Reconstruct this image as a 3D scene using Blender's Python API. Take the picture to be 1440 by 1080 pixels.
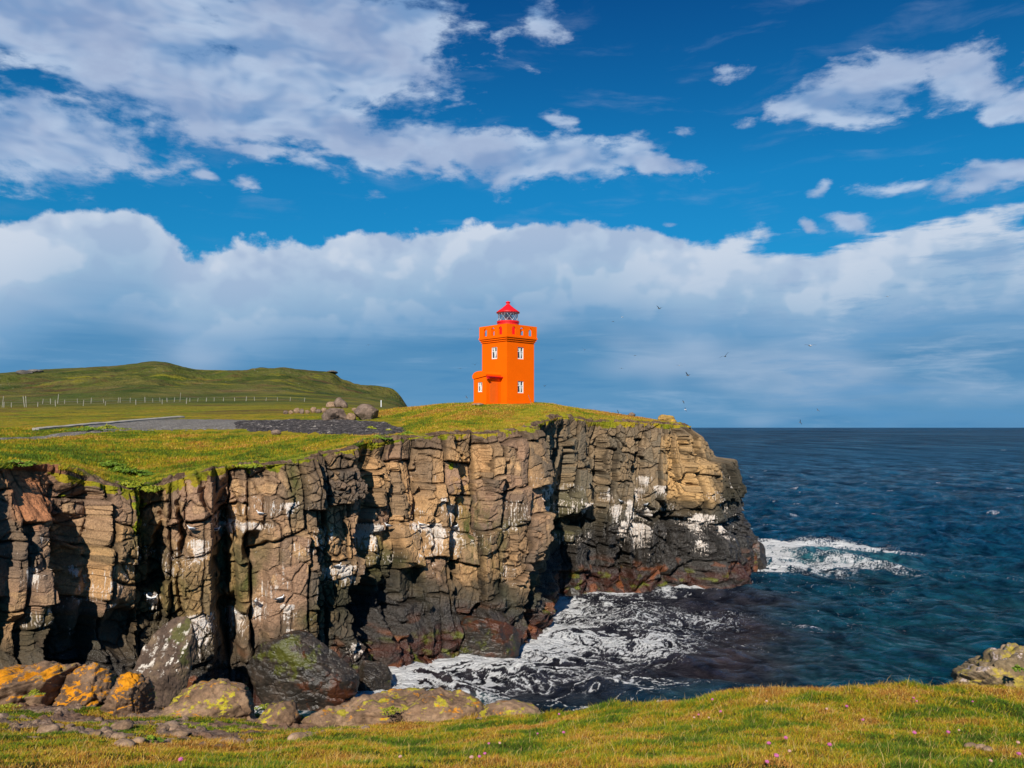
import bpy, bmesh, math, random, time
import numpy as np
from mathutils import Vector, Matrix, Euler
from mathutils.bvhtree import BVHTree
T0 = time.time()
for _o in list(bpy.data.objects):
    bpy.data.objects.remove(_o)
SC = bpy.context.scene
COL = SC.collection
R = math.radians

# ------------------------------------------------------------------ camera
F = 1100.0            # focal length in photo pixels (1440 wide)
CZ = 15.0             # eye height above the sea
cam_d = bpy.data.cameras.new('camera')
cam = bpy.data.objects.new('camera', cam_d)
COL.objects.link(cam)
cam.location = (0, 0, CZ)
cam.rotation_euler = (R(90), 0, 0)
cam_d.sensor_width = 36.0
cam_d.lens = 36.0 * F / 1440.0
cam_d.shift_y = 61.0 / 1440.0
cam_d.clip_start = 0.1
cam_d.clip_end = 90000.0
SC.camera = cam

# ------------------------------------------------------------------ sun
SUN_EL, SUN_BACK = 37.0, 11.0      # elevation; how far left of straight behind the camera
to_sun = Vector((-math.sin(R(SUN_BACK)) * math.cos(R(SUN_EL)), -math.cos(R(SUN_BACK)) * math.cos(R(SUN_EL)), math.sin(R(SUN_EL))))
sl = bpy.data.lights.new('sun', 'SUN')
sl.energy = 4.6
sl.angle = R(0.5)
sl.color = (1.0, 0.93, 0.82)
sun = bpy.data.objects.new('sun', sl)
COL.objects.link(sun)
sun.rotation_euler = to_sun.to_track_quat('Z', 'Y').to_euler()

SC.view_settings.view_transform = 'Standard'
SC.view_settings.look = 'None'
EXPO = 0.3
SC.view_settings.exposure = EXPO
SC.view_settings.gamma = 1.0
SC.render.engine = 'CYCLES'
SC.cycles.max_bounces = 6
SC.cycles.diffuse_bounces = 2
SC.cycles.glossy_bounces = 2
SC.cycles.caustics_reflective = False
SC.cycles.caustics_refractive = False

# ------------------------------------------------------------------ node helpers
class NT:
    def __init__(s, tree):
        s.t = tree; s.n = tree.nodes; s.l = tree.links
    def new(s, kind, **kw):
        nd = s.n.new(kind)
        for k, v in kw.items():
            if k.startswith('_'):
                setattr(nd, k[1:], v)
        return nd
    def put(s, sock, v):
        if isinstance(v, bpy.types.NodeSocket):
            s.l.new(v, sock)
        elif v is not None:
            if isinstance(v, (tuple, list)) and len(v) == 3 and sock.type == 'RGBA':
                v = (*v, 1.0)
            sock.default_value = v
    def math(s, op, a, b=None, c=None, clamp=False):
        nd = s.n.new('ShaderNodeMath'); nd.operation = op; nd.use_clamp = clamp
        s.put(nd.inputs[0], a)
        if b is not None: s.put(nd.inputs[1], b)
        if c is not None: s.put(nd.inputs[2], c)
        return nd.outputs[0]
    def noise(s, vec, scale, detail=4, rough=0.55, dist=0.0, dim='3D', out=0, lac=2.0):
        nd = s.n.new('ShaderNodeTexNoise'); nd.noise_dimensions = dim
        if vec is not None: s.put(nd.inputs['Vector'], vec)
        nd.inputs['Scale'].default_value = scale
        nd.inputs['Detail'].default_value = detail
        nd.inputs['Roughness'].default_value = rough
        nd.inputs['Distortion'].default_value = dist
        nd.inputs['Lacunarity'].default_value = lac
        return nd.outputs[out]
    def voro(s, vec, scale, feature='F1', out='Distance', rand=1.0):
        nd = s.n.new('ShaderNodeTexVoronoi'); nd.feature = feature
        if vec is not None: s.put(nd.inputs['Vector'], vec)
        nd.inputs['Scale'].default_value = scale
        nd.inputs['Randomness'].default_value = rand
        return nd.outputs[out]
    def mapr(s, v, a, b, c=0.0, d=1.0, smooth=True):
        nd = s.n.new('ShaderNodeMapRange')
        nd.interpolation_type = 'SMOOTHSTEP' if smooth else 'LINEAR'
        s.put(nd.inputs['Value'], v)
        for k, x in zip(('From Min', 'From Max', 'To Min', 'To Max'), (a, b, c, d)):
            s.put(nd.inputs[k], x)
        return nd.outputs[0]
    def ramp(s, v, stops, interp='LINEAR'):
        nd = s.n.new('ShaderNodeValToRGB'); nd.color_ramp.interpolation = interp
        e = nd.color_ramp.elements
        while len(e) < len(stops): e.new(0.5)
        for i, (p, c) in enumerate(stops):
            e[i].position = p
            e[i].color = (*c, 1.0) if len(c) == 3 else c
        s.put(nd.inputs[0], v)
        return nd.outputs[0]
    def mix(s, f, a, b, mode='MIX'):
        nd = s.n.new('ShaderNodeMix'); nd.data_type = 'RGBA'; nd.blend_type = mode
        nd.clamp_factor = True
        s.put(nd.inputs[0], f)
        s.put(nd.inputs[6], a); s.put(nd.inputs[7], b)
        return nd.outputs[2]
    def mapping(s, vec, scale=(1, 1, 1), loc=(0, 0, 0), rot=(0, 0, 0)):
        nd = s.n.new('ShaderNodeMapping')
        s.put(nd.inputs[0], vec)
        nd.inputs['Location'].default_value = loc
        nd.inputs['Rotation'].default_value = rot
        nd.inputs['Scale'].default_value = scale
        return nd.outputs[0]
    def attr(s, name, out='Color'):
        nd = s.n.new('ShaderNodeAttribute'); nd.attribute_name = name
        return nd.outputs[out]
    def bump(s, h, strength=0.5, dist=0.05, normal=None):
        nd = s.n.new('ShaderNodeBump')
        nd.inputs['Strength'].default_value = strength
        nd.inputs['Distance'].default_value = dist
        s.put(nd.inputs['Height'], h)
        if normal is not None: s.put(nd.inputs['Normal'], normal)
        return nd.outputs[0]
    def comb(s, x, y, z):
        nd = s.n.new('ShaderNodeCombineXYZ')
        s.put(nd.inputs[0], x); s.put(nd.inputs[1], y); s.put(nd.inputs[2], z)
        return nd.outputs[0]
    def curve(s, v, pts, lo=0.0, hi=1.0):
        """float curve through (x, y) points, x in [-1,1], y in [0,1]"""
        nd = s.n.new('ShaderNodeFloatCurve')
        cm = nd.mapping; cm.clip_min_x = -1; cm.clip_max_x = 1; cm.clip_min_y = -1; cm.clip_max_y = 1
        cv = cm.curves[0]
        while len(cv.points) < len(pts): cv.points.new(0, 0)
        for p, (x, y) in zip(cv.points, pts):
            p.location = (x, y)
        cm.update()
        s.put(nd.inputs['Value'], v)
        return nd.outputs[0]

def srgb(r, g, b):
    f = lambda c: (c / 255 / 12.92) if c / 255 <= 0.04045 else ((c / 255 + 0.055) / 1.055) ** 2.4
    return (f(r), f(g), f(b))

# ------------------------------------------------------------------ world: Nishita sky with clouds
def az_el(u, v):
    x = (u - 720) / F; z = (601 - v) / F
    return math.atan(x), math.atan(z / math.sqrt(1 + x * x))

def build_world():
    w = bpy.data.worlds.new('World'); SC.world = w; w.use_nodes = True
    N = NT(w.node_tree); N.n.clear()
    STR = 0.10
    out = N.n.new('ShaderNodeOutputWorld'); bg = N.n.new('ShaderNodeBackground')
    N.l.new(bg.outputs[0], out.inputs[0]); bg.inputs[1].default_value = STR
    sky = N.n.new('ShaderNodeTexSky'); sky.sky_type = 'NISHITA'; sky.sun_disc = False
    sky.sun_elevation = R(SUN_EL); sky.sun_rotation = R(180 + SUN_BACK)
    sky.altitude = 10; sky.air_density = 1.0; sky.dust_density = 0.3; sky.ozone_density = 3.0
    tc = N.n.new('ShaderNodeTexCoord')
    g = tc.outputs['Generated']
    sep = N.n.new('ShaderNodeSeparateXYZ'); N.l.new(g, sep.inputs[0])
    X, Y, Z = sep.outputs
    az = N.math('ARCTAN2', X, Y)
    hyp = N.math('SQRT', N.math('ADD', N.math('MULTIPLY', X, X), N.math('MULTIPLY', Y, Y)))
    el = N.math('ARCTAN2', Z, hyp)
    # grade the clear sky: deep, saturated, polarised blue
    hs = N.n.new('ShaderNodeHueSaturation'); hs.inputs['Saturation'].default_value = 1.25
    hs.inputs['Hue'].default_value = 0.49
    N.l.new(sky.outputs[0], hs.inputs['Color'])
    clear = N.mix(1.0, hs.outputs[0], (0.08, 0.82, 1.08), 'MULTIPLY')
    grad = N.ramp(N.math('MULTIPLY', el, 1.0), [(0.0, (1.0, .62, .62)), (0.12, (1.0, .62, .62)), (0.3, (1, .74, .73)), (0.5, (.7, .46, .57)), (1.0, (.7, .46, .57))])
    clear = N.mix(1.0, clear, grad, 'MULTIPLY')
    # ---------- upper clouds: masks laid out by azimuth and elevation, broken up by noise
    P = N.comb(az, N.math('MULTIPLY', el, 2.1), 0.0)
    warpn = N.n.new('ShaderNodeTexNoise'); N.l.new(P, warpn.inputs['Vector']); warpn.inputs['Scale'].default_value = 5; warpn.inputs['Detail'].default_value = 3
    vm = N.n.new('ShaderNodeVectorMath'); vm.operation = 'MULTIPLY_ADD'
    N.l.new(warpn.outputs['Color'], vm.inputs[0]); vm.inputs[1].default_value = (0.11, 0.11, 0); N.l.new(P, vm.inputs[2])
    PW = vm.outputs[0]
    spots = [  # u, v, half width, half height, tilt (down to the right), weight
        (120, 20, 330, 90, 0.02, 1.05), (440, 50, 200, 95, 0.05, 1.05), (240, 120, 260, 58, 0.12, 1.05), (50, 190, 150, 62, 0.0, 1.0), (560, 20, 90, 70, 0, .8),
        (430, 160, 210, 48, 0.2, 1.0), (560, 205, 170, 36, 0.1, .95), (690, 222, 120, 28, 0.1, .9), (800, 228, 110, 24, 0.02, .9), (890, 230, 95, 13, 0.06, .85),
        (350, 205, 120, 11, 0.05, .75), (450, 230, 90, 22, 0.3, .7), (355, 250, 30, 18, 0, .6), (295, 235, 26, 8, 0, .6), (520, 262, 40, 10, 0.2, .5),
        (750, 15, 46, 34, 0.5, .6), (1200, 122, 104, 36, -0.12, .95), (1130, 135, 60, 12, -.3, .7), (1330, 115, 66, 36, 0, .8), (1410, 140, 66, 40, 0, .85),
        (1370, 255, 110, 31, -0.1, .9), (1270, 268, 77, 14, 0.05, .75), (960, 184, 28, 11, 0, .72), (1160, 265, 15, 9, 0, .68), (1055, 165, 36, 11, .2, .6),
        (1040, 97, 34, 13, 0, .5), (1190, 312, 34, 12, 0.3, .66), (1132, 312, 16, 10, 0.5, .66), (945, 311, 20, 6, 0, .62), (780, 180, 22, 7, .2, .56), (1430, 78, 26, 10, 0, .45), (760, 105, 70, 12, .4, .42),
    ]
    acc = None
    sx = N.n.new('ShaderNodeSeparateXYZ'); N.l.new(PW, sx.inputs[0])
    waz = N.math('SUBTRACT', sx.outputs[0], 0.055)
    wel = N.math('DIVIDE', N.math('SUBTRACT', sx.outputs[1], 0.055), 2.1)
    for (u, v, hw, hh, tilt, wt) in spots:
        a0, e0 = az_el(u, v)
        k = 1.0 / (F * (1 + ((u - 720) / F) ** 2)); ke = 1.0 / F * math.cos(a0)
        da = N.math('MULTIPLY', N.math('SUBTRACT', waz, a0), 1.0 / (hw * k))
        tl = N.math('MULTIPLY_ADD', N.math('SUBTRACT', waz, a0), tilt * ke / k, N.math('SUBTRACT', wel, e0))
        de = N.math('MULTIPLY', tl, 1.0 / (hh * ke))
        r2 = N.math('MULTIPLY_ADD', da, da, N.math('MULTIPLY', de, de))
        gsp = N.math('MULTIPLY', N.math('EXPONENT', N.math('MULTIPLY', r2, -0.75)), wt)
        acc = gsp if acc is None else N.math('MAXIMUM', acc, gsp)
    n1 = N.noise(N.mapping(PW, (1, 1.05, 1), (7.37, 2.1, 0)), 9.0, 12, 0.62, 0.0)
    s1 = N.noise(N.mapping(PW, (1, 1.05, 1), (7.37, 2.1, 0)), 9.0, 3.0, 0.6, 0.0)
    s2 = N.noise(N.mapping(PW, (1, 1.05, 1), (7.385, 2.055, 0)), 9.0, 3.0, 0.6, 0.0)
    nh = N.noise(N.mapping(P, (1, 1.2, 1), (1.3, 4.4, 0)), 34.0, 8, 0.62, 0.0)
    dens = N.math('ADD', acc, N.math('MULTIPLY', N.math('SUBTRACT', n1, 0.5), 1.9))
    dens = N.math('ADD', dens, N.math('MULTIPLY', N.math('SUBTRACT', nh, 0.5), 0.7))
    # a second, sunward-shifted sample gives each puff a bright and a grey side
    du = N.mapr(dens, 0.34, 0.76)
    relief = N.mapr(N.math('SUBTRACT', s2, s1), -0.15, 0.15)
    ccore = N.mix(relief, srgb(186, 205, 230), srgb(122, 158, 202))
    ccore = N.mix(N.mapr(dens, .6, 1.4, 0, .45), ccore, srgb(148, 164, 200))
    fine = N.noise(PW, 5.0, 6, 0.55)
    ccore = N.mix(N.mapr(fine, .40, .60, 0, .45), ccore, srgb(150, 166, 200))
    wisp = N.mapr(N.noise(N.mapping(PW, (1, 2.2, 1)), 6, 8, .6), .52, .80, 0, .28)
    wisp = N.math('MULTIPLY', wisp, N.mapr(el, .14, .3))
    up_a = N.math('MAXIMUM', N.math('MULTIPLY', du, 0.93), wisp)
    def lin(c):   # cloud radiance for strength STR
        nd = N.n.new('ShaderNodeVectorMath'); nd.operation = 'SCALE'; N.put(nd.inputs[0], c); nd.inputs[3].default_value = 1.0 / (STR * 2 ** EXPO)
        return nd.outputs[0]
    col = N.mix(up_a, clear, lin(ccore))
    # ---------- the long bank above the horizon
    top = [(-400, 330), (-100, 330), (0, 322), (50, 306), (90, 292), (150, 287), (200, 292), (235, 318), (260, 345), (300, 348), (350, 348), (420, 334), (500, 334), (560, 324), (620, 318), (680, 312), (760, 308), (810, 304), (870, 308), (920, 322), (960, 336), (1040, 328), (1100, 336), (1180, 338), (1235, 322), (1290, 305), (1360, 290), (1440, 285), (1600, 290)]
    pts = [(max(-1, min(1, az_el(u, v)[0])), az_el(u, v)[1]) for u, v in top]
    azc = N.math('MINIMUM', N.math('MAXIMUM', az, -0.99), 0.99)
    etop = N.curve(azc, pts)
    PB = N.comb(az, N.math('MULTIPLY', el, 1.25), 0.3)
    b1 = N.noise(PB, 11, 10, 0.56, 0.1)
    b1a = N.noise(PB, 9, 3.5, 0.55); b1s = N.noise(N.mapping(PB, (1, 1, 1), (0.014, -0.03, 0)), 9, 3.5, 0.55)
    rgt = N.mapr(az, .16, .40)
    bh = N.noise(PB, 42, 8, 0.6)
    edge = N.math('MULTIPLY_ADD', N.math('SUBTRACT', b1, 0.5), 0.085, N.math('SUBTRACT', etop, el))
    edge = N.math('MULTIPLY_ADD', N.math('SUBTRACT', bh, 0.5), 0.022, edge)
    sr = N.noise(N.comb(az, N.math('MULTIPLY', el, 5.5), 3.1), 6.5, 8, .62, .3)
    edge = N.math('MULTIPLY_ADD', N.math('MULTIPLY', N.math('SUBTRACT', sr, .5), rgt), .16, edge)
    ba = N.mapr(edge, -0.003, N.math('MULTIPLY_ADD', rgt, .018, .008))
    depth = N.math('MULTIPLY', N.math('SUBTRACT', etop, el), 1.0)
    body = N.ramp(N.mapr(depth, -0.02, 0.28, 0, 1, False), [
        (0.0, srgb(198, 210, 228)), (0.16, srgb(178, 198, 222)), (0.32, srgb(150, 182, 212)), (0.44, srgb(114, 160, 200)), (0.56, srgb(86, 142, 186)), (0.80, srgb(94, 148, 190)), (0.93, srgb(82, 140, 186)), (1.0, srgb(66, 130, 180))])
    # streaky layers low down
    PS = N.comb(N.math('MULTIPLY', az, 1.0), N.math('MULTIPLY', el, 9.0), 1.7)
    st = N.noise(PS, 4.5, 7, 0.6, 0.4)
    low = N.mapr(depth, 0.06, 0.17)
    body = N.mix(N.math('MULTIPLY', low, N.mapr(st, 0.50, 0.75, 0, .55)), body, srgb(150, 182, 212))
    body = N.mix(N.math('MULTIPLY', low, N.mapr(st, 0.48, 0.30, 0, .5)), body, srgb(66, 132, 182))
    # puffy relief near the crest
    rel = N.math('SUBTRACT', b1s, b1a)
    relh = N.mapr(rel, 0.0, -0.09)
    rell = N.mapr(rel, 0.0, 0.10)
    crest = N.mapr(depth, 0.15, 0.0)
    body = N.mix(N.math('MULTIPLY', N.math('MULTIPLY', relh, crest), 0.5), body, srgb(218, 225, 236))
    body = N.mix(N.math('MULTIPLY', N.math('MULTIPLY', rell, crest), 0.38), body, srgb(132, 160, 200))
    bigm = N.noise(N.comb(az, N.math('MULTIPLY', el, 3.0), 5.0), 3.0, 3, .5)
    body = N.mix(N.math('MULTIPLY', N.mapr(bigm, .5, .68), N.mapr(depth, .02, .06, 0, .4)), body, srgb(192, 206, 226))
    body = N.mix(N.math('MULTIPLY', rgt, N.mapr(sr, .50, .72, 0, .4)), body, srgb(186, 203, 224))
    body = N.mix(N.math('MULTIPLY', rgt, N.mapr(sr, .50, .32, 0, .5)), body, srgb(88, 148, 196))
    col = N.mix(ba, col, lin(body))
    # below the horizon: plain sea-blue so that bounce light stays sane
    col = N.mix(N.mapr(el, -0.02, -0.03), col, lin(srgb(40, 80, 110)))
    N.l.new(col, bg.inputs[0])
    w.cycles.sampling_method = 'MANUAL'
    w.cycles.sample_map_resolution = 512
build_world()

# ------------------------------------------------------------------ numpy noise
_rs = np.random.RandomState(7)
_perm = _rs.permutation(4096).astype(np.int64)
_g3 = _rs.normal(size=(4096, 3)); _g3 /= np.linalg.norm(_g3, axis=1)[:, None]
_rnd = _rs.rand(4096, 6)
def _h(i, j, k):
    return _perm[(_perm[(_perm[i & 4095] + j) & 4095] + k) & 4095]
def pn(x, y, z=0.0):
    x, y, z = np.broadcast_arrays(np.asarray(x, float), np.asarray(y, float), np.asarray(z, float))
    xi = np.floor(x).astype(np.int64); yi = np.floor(y).astype(np.int64); zi = np.floor(z).astype(np.int64)
    xf = x - xi; yf = y - yi; zf = z - zi
    u = xf * xf * xf * (xf * (xf * 6 - 15) + 10); v = yf * yf * yf * (yf * (yf * 6 - 15) + 10); w = zf * zf * zf * (zf * (zf * 6 - 15) + 10)
    r = 0
    for a in (0, 1):
        for b in (0, 1):
            for c in (0, 1):
                g = _g3[_h(xi + a, yi + b, zi + c)]
                d = g[..., 0] * (xf - a) + g[..., 1] * (yf - b) + g[..., 2] * (zf - c)
                r = r + d * (u if a else 1 - u) * (v if b else 1 - v) * (w if c else 1 - w)
    return r * 1.5
def fbm(x, y, z=0.0, oct=4, gain=0.5, lac=2.03):
    a = 1.0; r = 0.0; f = 1.0; t = 0
    for o in range(oct):
        r = r + a * pn(x * f + o * 17.1, y * f + o * 5.3, z * f + o * 9.7); t += a; a *= gain; f *= lac
    return r / t * 1.3
def ss(a, b, x):
    t = np.clip((x - a) / (b - a + 1e-12), 0, 1); return t * t * (3 - 2 * t)
def cells(x, y, seed=0, jit=0.85):
    """2D jittered Voronoi: returns F1, edge distance, random row of the cell, centre"""
    xi = np.floor(x).astype(np.int64); yi = np.floor(y).astype(np.int64)
    best = np.full(x.shape, 9e9); bid = np.zeros(x.shape, np.int64); bx = np.zeros(x.shape); by = np.zeros(x.shape)
    for a in (-1, 0, 1):
        for b in (-1, 0, 1):
            h = _h(xi + a, yi + b, np.int64(seed))
            cx = xi + a + 0.5 + (_rnd[h, 0] - .5) * jit; cy = yi + b + 0.5 + (_rnd[h, 1] - .5) * jit
            d = (x - cx) ** 2 + (y - cy) ** 2
            m = d < best
            best = np.where(m, d, best); bid = np.where(m, h, bid); bx = np.where(m, cx, bx); by = np.where(m, cy, by)
    ed = np.full(x.shape, 9e9)
    for a in (-2, -1, 0, 1, 2):
        for b in (-2, -1, 0, 1, 2):
            if abs(a) + abs(b) == 4: continue
            h = _h(xi + a, yi + b, np.int64(seed))
            cx = xi + a + 0.5 + (_rnd[h, 0] - .5) * jit; cy = yi + b + 0.5 + (_rnd[h, 1] - .5) * jit
            dx = cx - bx; dy = cy - by; L = np.sqrt(dx * dx + dy * dy)
            d = ((cx + bx) / 2 - x) * dx / (L + 1e-9) + ((cy + by) / 2 - y) * dy / (L + 1e-9)
            ed = np.where(L > 1e-6, np.minimum(ed, d), ed)
    return np.sqrt(best), ed, _rnd[bid], bx, by

def bricks(x, y, seed=0, jx=.55, jy=.6):
    """jointed columns: vertical joints run on, cross joints differ from column to column. returns edge dx, edge dy (cell units), random row, centre"""
    def bound(i, s_, j): return i + (_rnd[_h(i, np.int64(s_), np.int64(seed)), 0] - .5) * j
    xi = np.floor(x).astype(np.int64)
    b0 = bound(xi, 1, jx); xi = np.where(x < b0, xi - 1, xi); b1 = bound(xi + 1, 1, jx); xi = np.where(x >= b1, xi + 1, xi)
    b0 = bound(xi, 1, jx); b1 = bound(xi + 1, 1, jx)
    yo = y + _rnd[_h(xi, np.int64(7), np.int64(seed)), 1] * 5; yo = yo * (.75 + .6 * _rnd[_h(xi, np.int64(8), np.int64(seed)), 2])
    yo = yo + (x - b0) * (_rnd[_h(xi, np.int64(9), np.int64(seed)), 3] - .5) * .5
    yi = np.floor(yo).astype(np.int64)
    def by_(i): return i + (_rnd[_h(i, xi, np.int64(seed + 2)), 0] - .5) * jy
    yi = np.where(yo < by_(yi), yi - 1, yi); yi = np.where(yo >= by_(yi + 1), yi + 1, yi)
    c0 = by_(yi); c1 = by_(yi + 1)
    ex = np.minimum(x - b0, b1 - x); ey = np.minimum(yo - c0, c1 - yo)
    r = _rnd[_h(xi, yi, np.int64(seed + 5))]
    return ex, ey, r, x - (b0 + b1) / 2, yo - (c0 + c1) / 2
# ------------------------------------------------------------------ mesh helpers
def mesh_np(name, V, faces_flat, nper, mat=None, parent=None, smooth=True, attrs=None, link=True):
    """V (n,3); faces_flat: flat int array of vertex ids; nper: verts per face (int or array)"""
    me = bpy.data.meshes.new(name)
    V = np.asarray(V, np.float32); fl = np.asarray(faces_flat, np.int32).ravel()
    if np.isscalar(nper):
        nf = len(fl) // nper; tot = np.full(nf, nper, np.int32)
    else:
        tot = np.asarray(nper, np.int32); nf = len(tot)
    st = np.zeros(nf, np.int32); st[1:] = np.cumsum(tot)[:-1]
    me.vertices.add(len(V)); me.vertices.foreach_set('co', V.ravel())
    me.loops.add(len(fl)); me.loops.foreach_set('vertex_index', fl)
    me.polygons.add(nf); me.polygons.foreach_set('loop_start', st); me.polygons.foreach_set('loop_total', tot)
    me.polygons.foreach_set('use_smooth', np.full(nf, smooth, bool))
    me.update(calc_edges=True)
    for k, v in (attrs or {}).items():
        v = np.asarray(v, np.float32)
        if v.ndim == 2:
            a = me.attributes.new(k, 'FLOAT_COLOR', 'POINT')
            if v.shape[1] == 3: v = np.concatenate([v, np.ones((len(v), 1), np.float32)], 1)
            a.data.foreach_set('color', v.ravel())
        else:
            a = me.attributes.new(k, 'FLOAT', 'POINT'); a.data.foreach_set('value', v)
    o = bpy.data.objects.new(name, me)
    if mat: me.materials.append(mat)
    if link: COL.objects.link(o)
    if parent: o.parent = parent
    return o
def grid_faces(nr, nc):
    i = np.arange(nr * nc).reshape(nr, nc)
    return np.stack([i[:-1, :-1], i[:-1, 1:], i[1:, 1:], i[1:, :-1]], -1).reshape(-1, 4)
def tag(o, label=None, cat=None, group=None, kind=None):
    if label: o['label'] = label
    if cat: o['category'] = cat
    if group: o['group'] = group
    if kind: o['kind'] = kind
    return o
def empty(name, loc, rz=0.0, label=None, cat=None, group=None):
    o = bpy.data.objects.new(name, None); COL.objects.link(o); o.empty_display_size = 0.2
    o.location = loc; o.rotation_euler = (0, 0, rz)
    return tag(o, label, cat, group)
def bm_obj(name, bm, mat, parent=None, smooth=False):
    me = bpy.data.meshes.new(name)
    bmesh.ops.recalc_face_normals(bm, faces=bm.faces[:])
    bm.to_mesh(me); bm.free()
    if smooth:
        for p in me.polygons: p.use_smooth = True
    if mat: me.materials.append(mat)
    o = bpy.data.objects.new(name, me); COL.objects.link(o)
    if parent: o.parent = parent
    return o
def copy_tree(o, parent=None):
    c = o.copy(); COL.objects.link(c); c.parent = parent
    for ch in list(o.children): copy_tree(ch, c)
    return c
def pix(u, v, D):
    """the point at depth D (metres along +Y) seen at photo pixel u, v"""
    return Vector(((u - 720) / F * D, D, CZ + (601 - v) / F * D))
def mat_base(name, rough=0.8, spec=0.3):
    m = bpy.data.materials.new(name); m.use_nodes = True
    N = NT(m.node_tree); b = m.node_tree.nodes['Principled BSDF']
    b.inputs['Roughness'].default_value = rough
    b.inputs['Specular IOR Level'].default_value = spec
    return m, N, b
# ================================================================== plan of the coast
# rows: base x, y ; top x, y ; ztop
def tb(ut, vt, Dt, ub, Db):
    p = pix(ut, vt, Dt)
    return ((ub - 720) / F * Db, Db, p.x, p.y, p.z)
COAST = [
    (-34, 16, -36.5, 15, 13.6), (-30, 26, -32, 27, 13.6),
    tb(-70, 652, 34.5, -60, 33), tb(30, 655, 36.5, 30, 35), tb(100, 668, 39, 110, 37.3), tb(190, 690, 42.5, 195, 39.5),
    tb(300, 663, 43.5, 300, 41), tb(400, 652, 45, 400, 42.5), tb(495, 634, 48.5, 500, 44.5), tb(580, 618, 54, 600, 50),
    tb(690, 611, 57, 700, 52.5), tb(750, 605, 60, 752, 55.5), tb(778, 602, 66, 768, 62), tb(803, 600, 72, 777, 69.5),
    tb(870, 599, 75, 850, 71.5), tb(935, 599, 77.5, 940, 73), tb(957, 602, 80, 998, 76), tb(968, 608, 85, 1020, 83),
    (27, 95, 22.5, 96, 14), (20, 110, 15, 110, 12.5), (2, 135, -3, 135, 11),
]
def resample(P, step, smooth=1.2):
    P = np.array(P, float)
    d = np.r_[0, np.cumsum(np.hypot(np.diff(P[:, 0]), np.diff(P[:, 1])))]
    s = np.arange(0, d[-1], step)
    out = np.stack([np.interp(s, d, P[:, k]) for k in range(P.shape[1])], 1)
    k = max(1, int(smooth / step)); ker = np.hanning(2 * k + 1); ker /= ker.sum()
    pad = np.pad(out, ((k, k), (0, 0)), 'edge')
    # odd reflection keeps the ends in place
    pad[:k] = 2 * out[0] - out[1:k + 1][::-1]; pad[-k:] = 2 * out[-1] - out[-k - 1:-1][::-1]
    return s, np.stack([np.convolve(pad[:, j], ker, 'valid') for j in range(P.shape[1])], 1)

# ---------------------------------------------------------------- far land height, as a table over azimuth (u) and distance
LU = np.array([-900, -200, 0, 100, 200, 300, 400, 500, 560, 620, 700, 770, 830, 900, 950, 985, 1030, 1300], float)
LD = np.array([30, 36, 41, 45, 50, 57, 65, 73, 80, 86, 95, 110, 150, 220, 320, 450, 600, 750, 900], float)
_sky_u = [-900, 0, 50, 100, 150, 190, 200, 215, 235, 260, 275, 350, 420, 465, 473, 480, 500, 530, 548, 556, 562, 568, 575, 600, 1300]
_sky_v = [560, 526, 522, 518, 516, 513, 511, 509.5, 511, 518, 521, 521, 519, 521, 525, 533, 541, 544, 547, 551, 558, 568, 576, 640, 800]
def _row(pairs):
    d = [p[0] for p in pairs]; v = [p[1] for p in pairs]
    z = [CZ + (601 - b) / F * a for a, b in pairs]
    return np.interp(np.log(LD), np.log(d), z)
_tab = {
    -900: [(30, 645), (60, 615), (110, 590), (150, 578), (250, 570), (600, 565), (900, 565)],
    -200: [(30, 648), (36, 640), (60, 612), (80, 598), (110, 586), (150, 574), (220, 568), (600, 545), (900, 548)],
    0: [(30, 680), (36.5, 657), (45, 635), (55, 617), (65, 606), (80, 597), (110, 585), (150, 572.5), (220, 566)],
    100: [(30, 700), (39, 668), (45, 645), (55, 622), (65, 605), (80, 595), (110, 584), (150, 571.5), (220, 565)],
    200: [(30, 790), (42.5, 700), (44, 684), (46.5, 660), (50, 641), (57, 619), (65, 608), (80, 593), (110, 582), (150, 570), (220, 564)],
    300: [(30, 700), (43.5, 662), (50, 642), (57, 624), (65, 609), (80, 590), (110, 581), (150, 569), (220, 563)],
    400: [(30, 690), (45, 652), (50, 637), (57, 620), (65, 607), (80, 589), (110, 580), (150, 568), (220, 563)],
    500: [(30, 690), (48.5, 634), (54, 617), (60, 606), (65, 600), (73, 590), (80, 584), (110, 577), (150, 571), (220, 568)],
    560: [(30, 690), (52, 624), (57, 612), (65, 600), (73, 586), (80, 577), (86, 574.5), (95, 574.5), (110, 577), (150, 577), (220, 575)],
    620: [(40, 640), (55, 614), (60, 602), (68, 584), (76, 570), (82, 567.5), (88, 569), (110, 580), (150, 600), (220, 620), (600, 620)],
    700: [(40, 640), (57, 611), (62, 595), (70, 576), (75, 566), (82, 564.5), (88, 566.5), (110, 590), (150, 640), (220, 660), (600, 625)],
    770: [(40, 640), (62, 604), (68, 587), (74, 570), (78, 566.5), (84, 567), (92, 575), (110, 600), (150, 690), (220, 690), (600, 630)],
    830: [(40, 610), (72, 599), (76, 587), (82, 576.5), (88, 576.5), (95, 585), (110, 612), (150, 700), (220, 690), (600, 630)],
    900: [(40, 605), (75, 599), (79, 592), (84, 586), (90, 587), (96, 600), (110, 630), (150, 700), (220, 690), (600, 630)],
    950: [(40, 605), (77, 600), (80, 597), (85, 594), (90, 597), (96, 610), (110, 640), (150, 700), (220, 690), (600, 630)],
    985: [(40, 606), (80, 603), (85, 603), (90, 607), (96, 620), (110, 650), (150, 705), (220, 690), (600, 630)],
    1030: [(40, 608), (84, 610), (90, 620), (96, 640), (110, 680), (150, 720), (220, 690), (600, 630)],
    1300: [(40, 650), (84, 780), (110, 760), (150, 720), (220, 690), (600, 630)],
}
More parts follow.
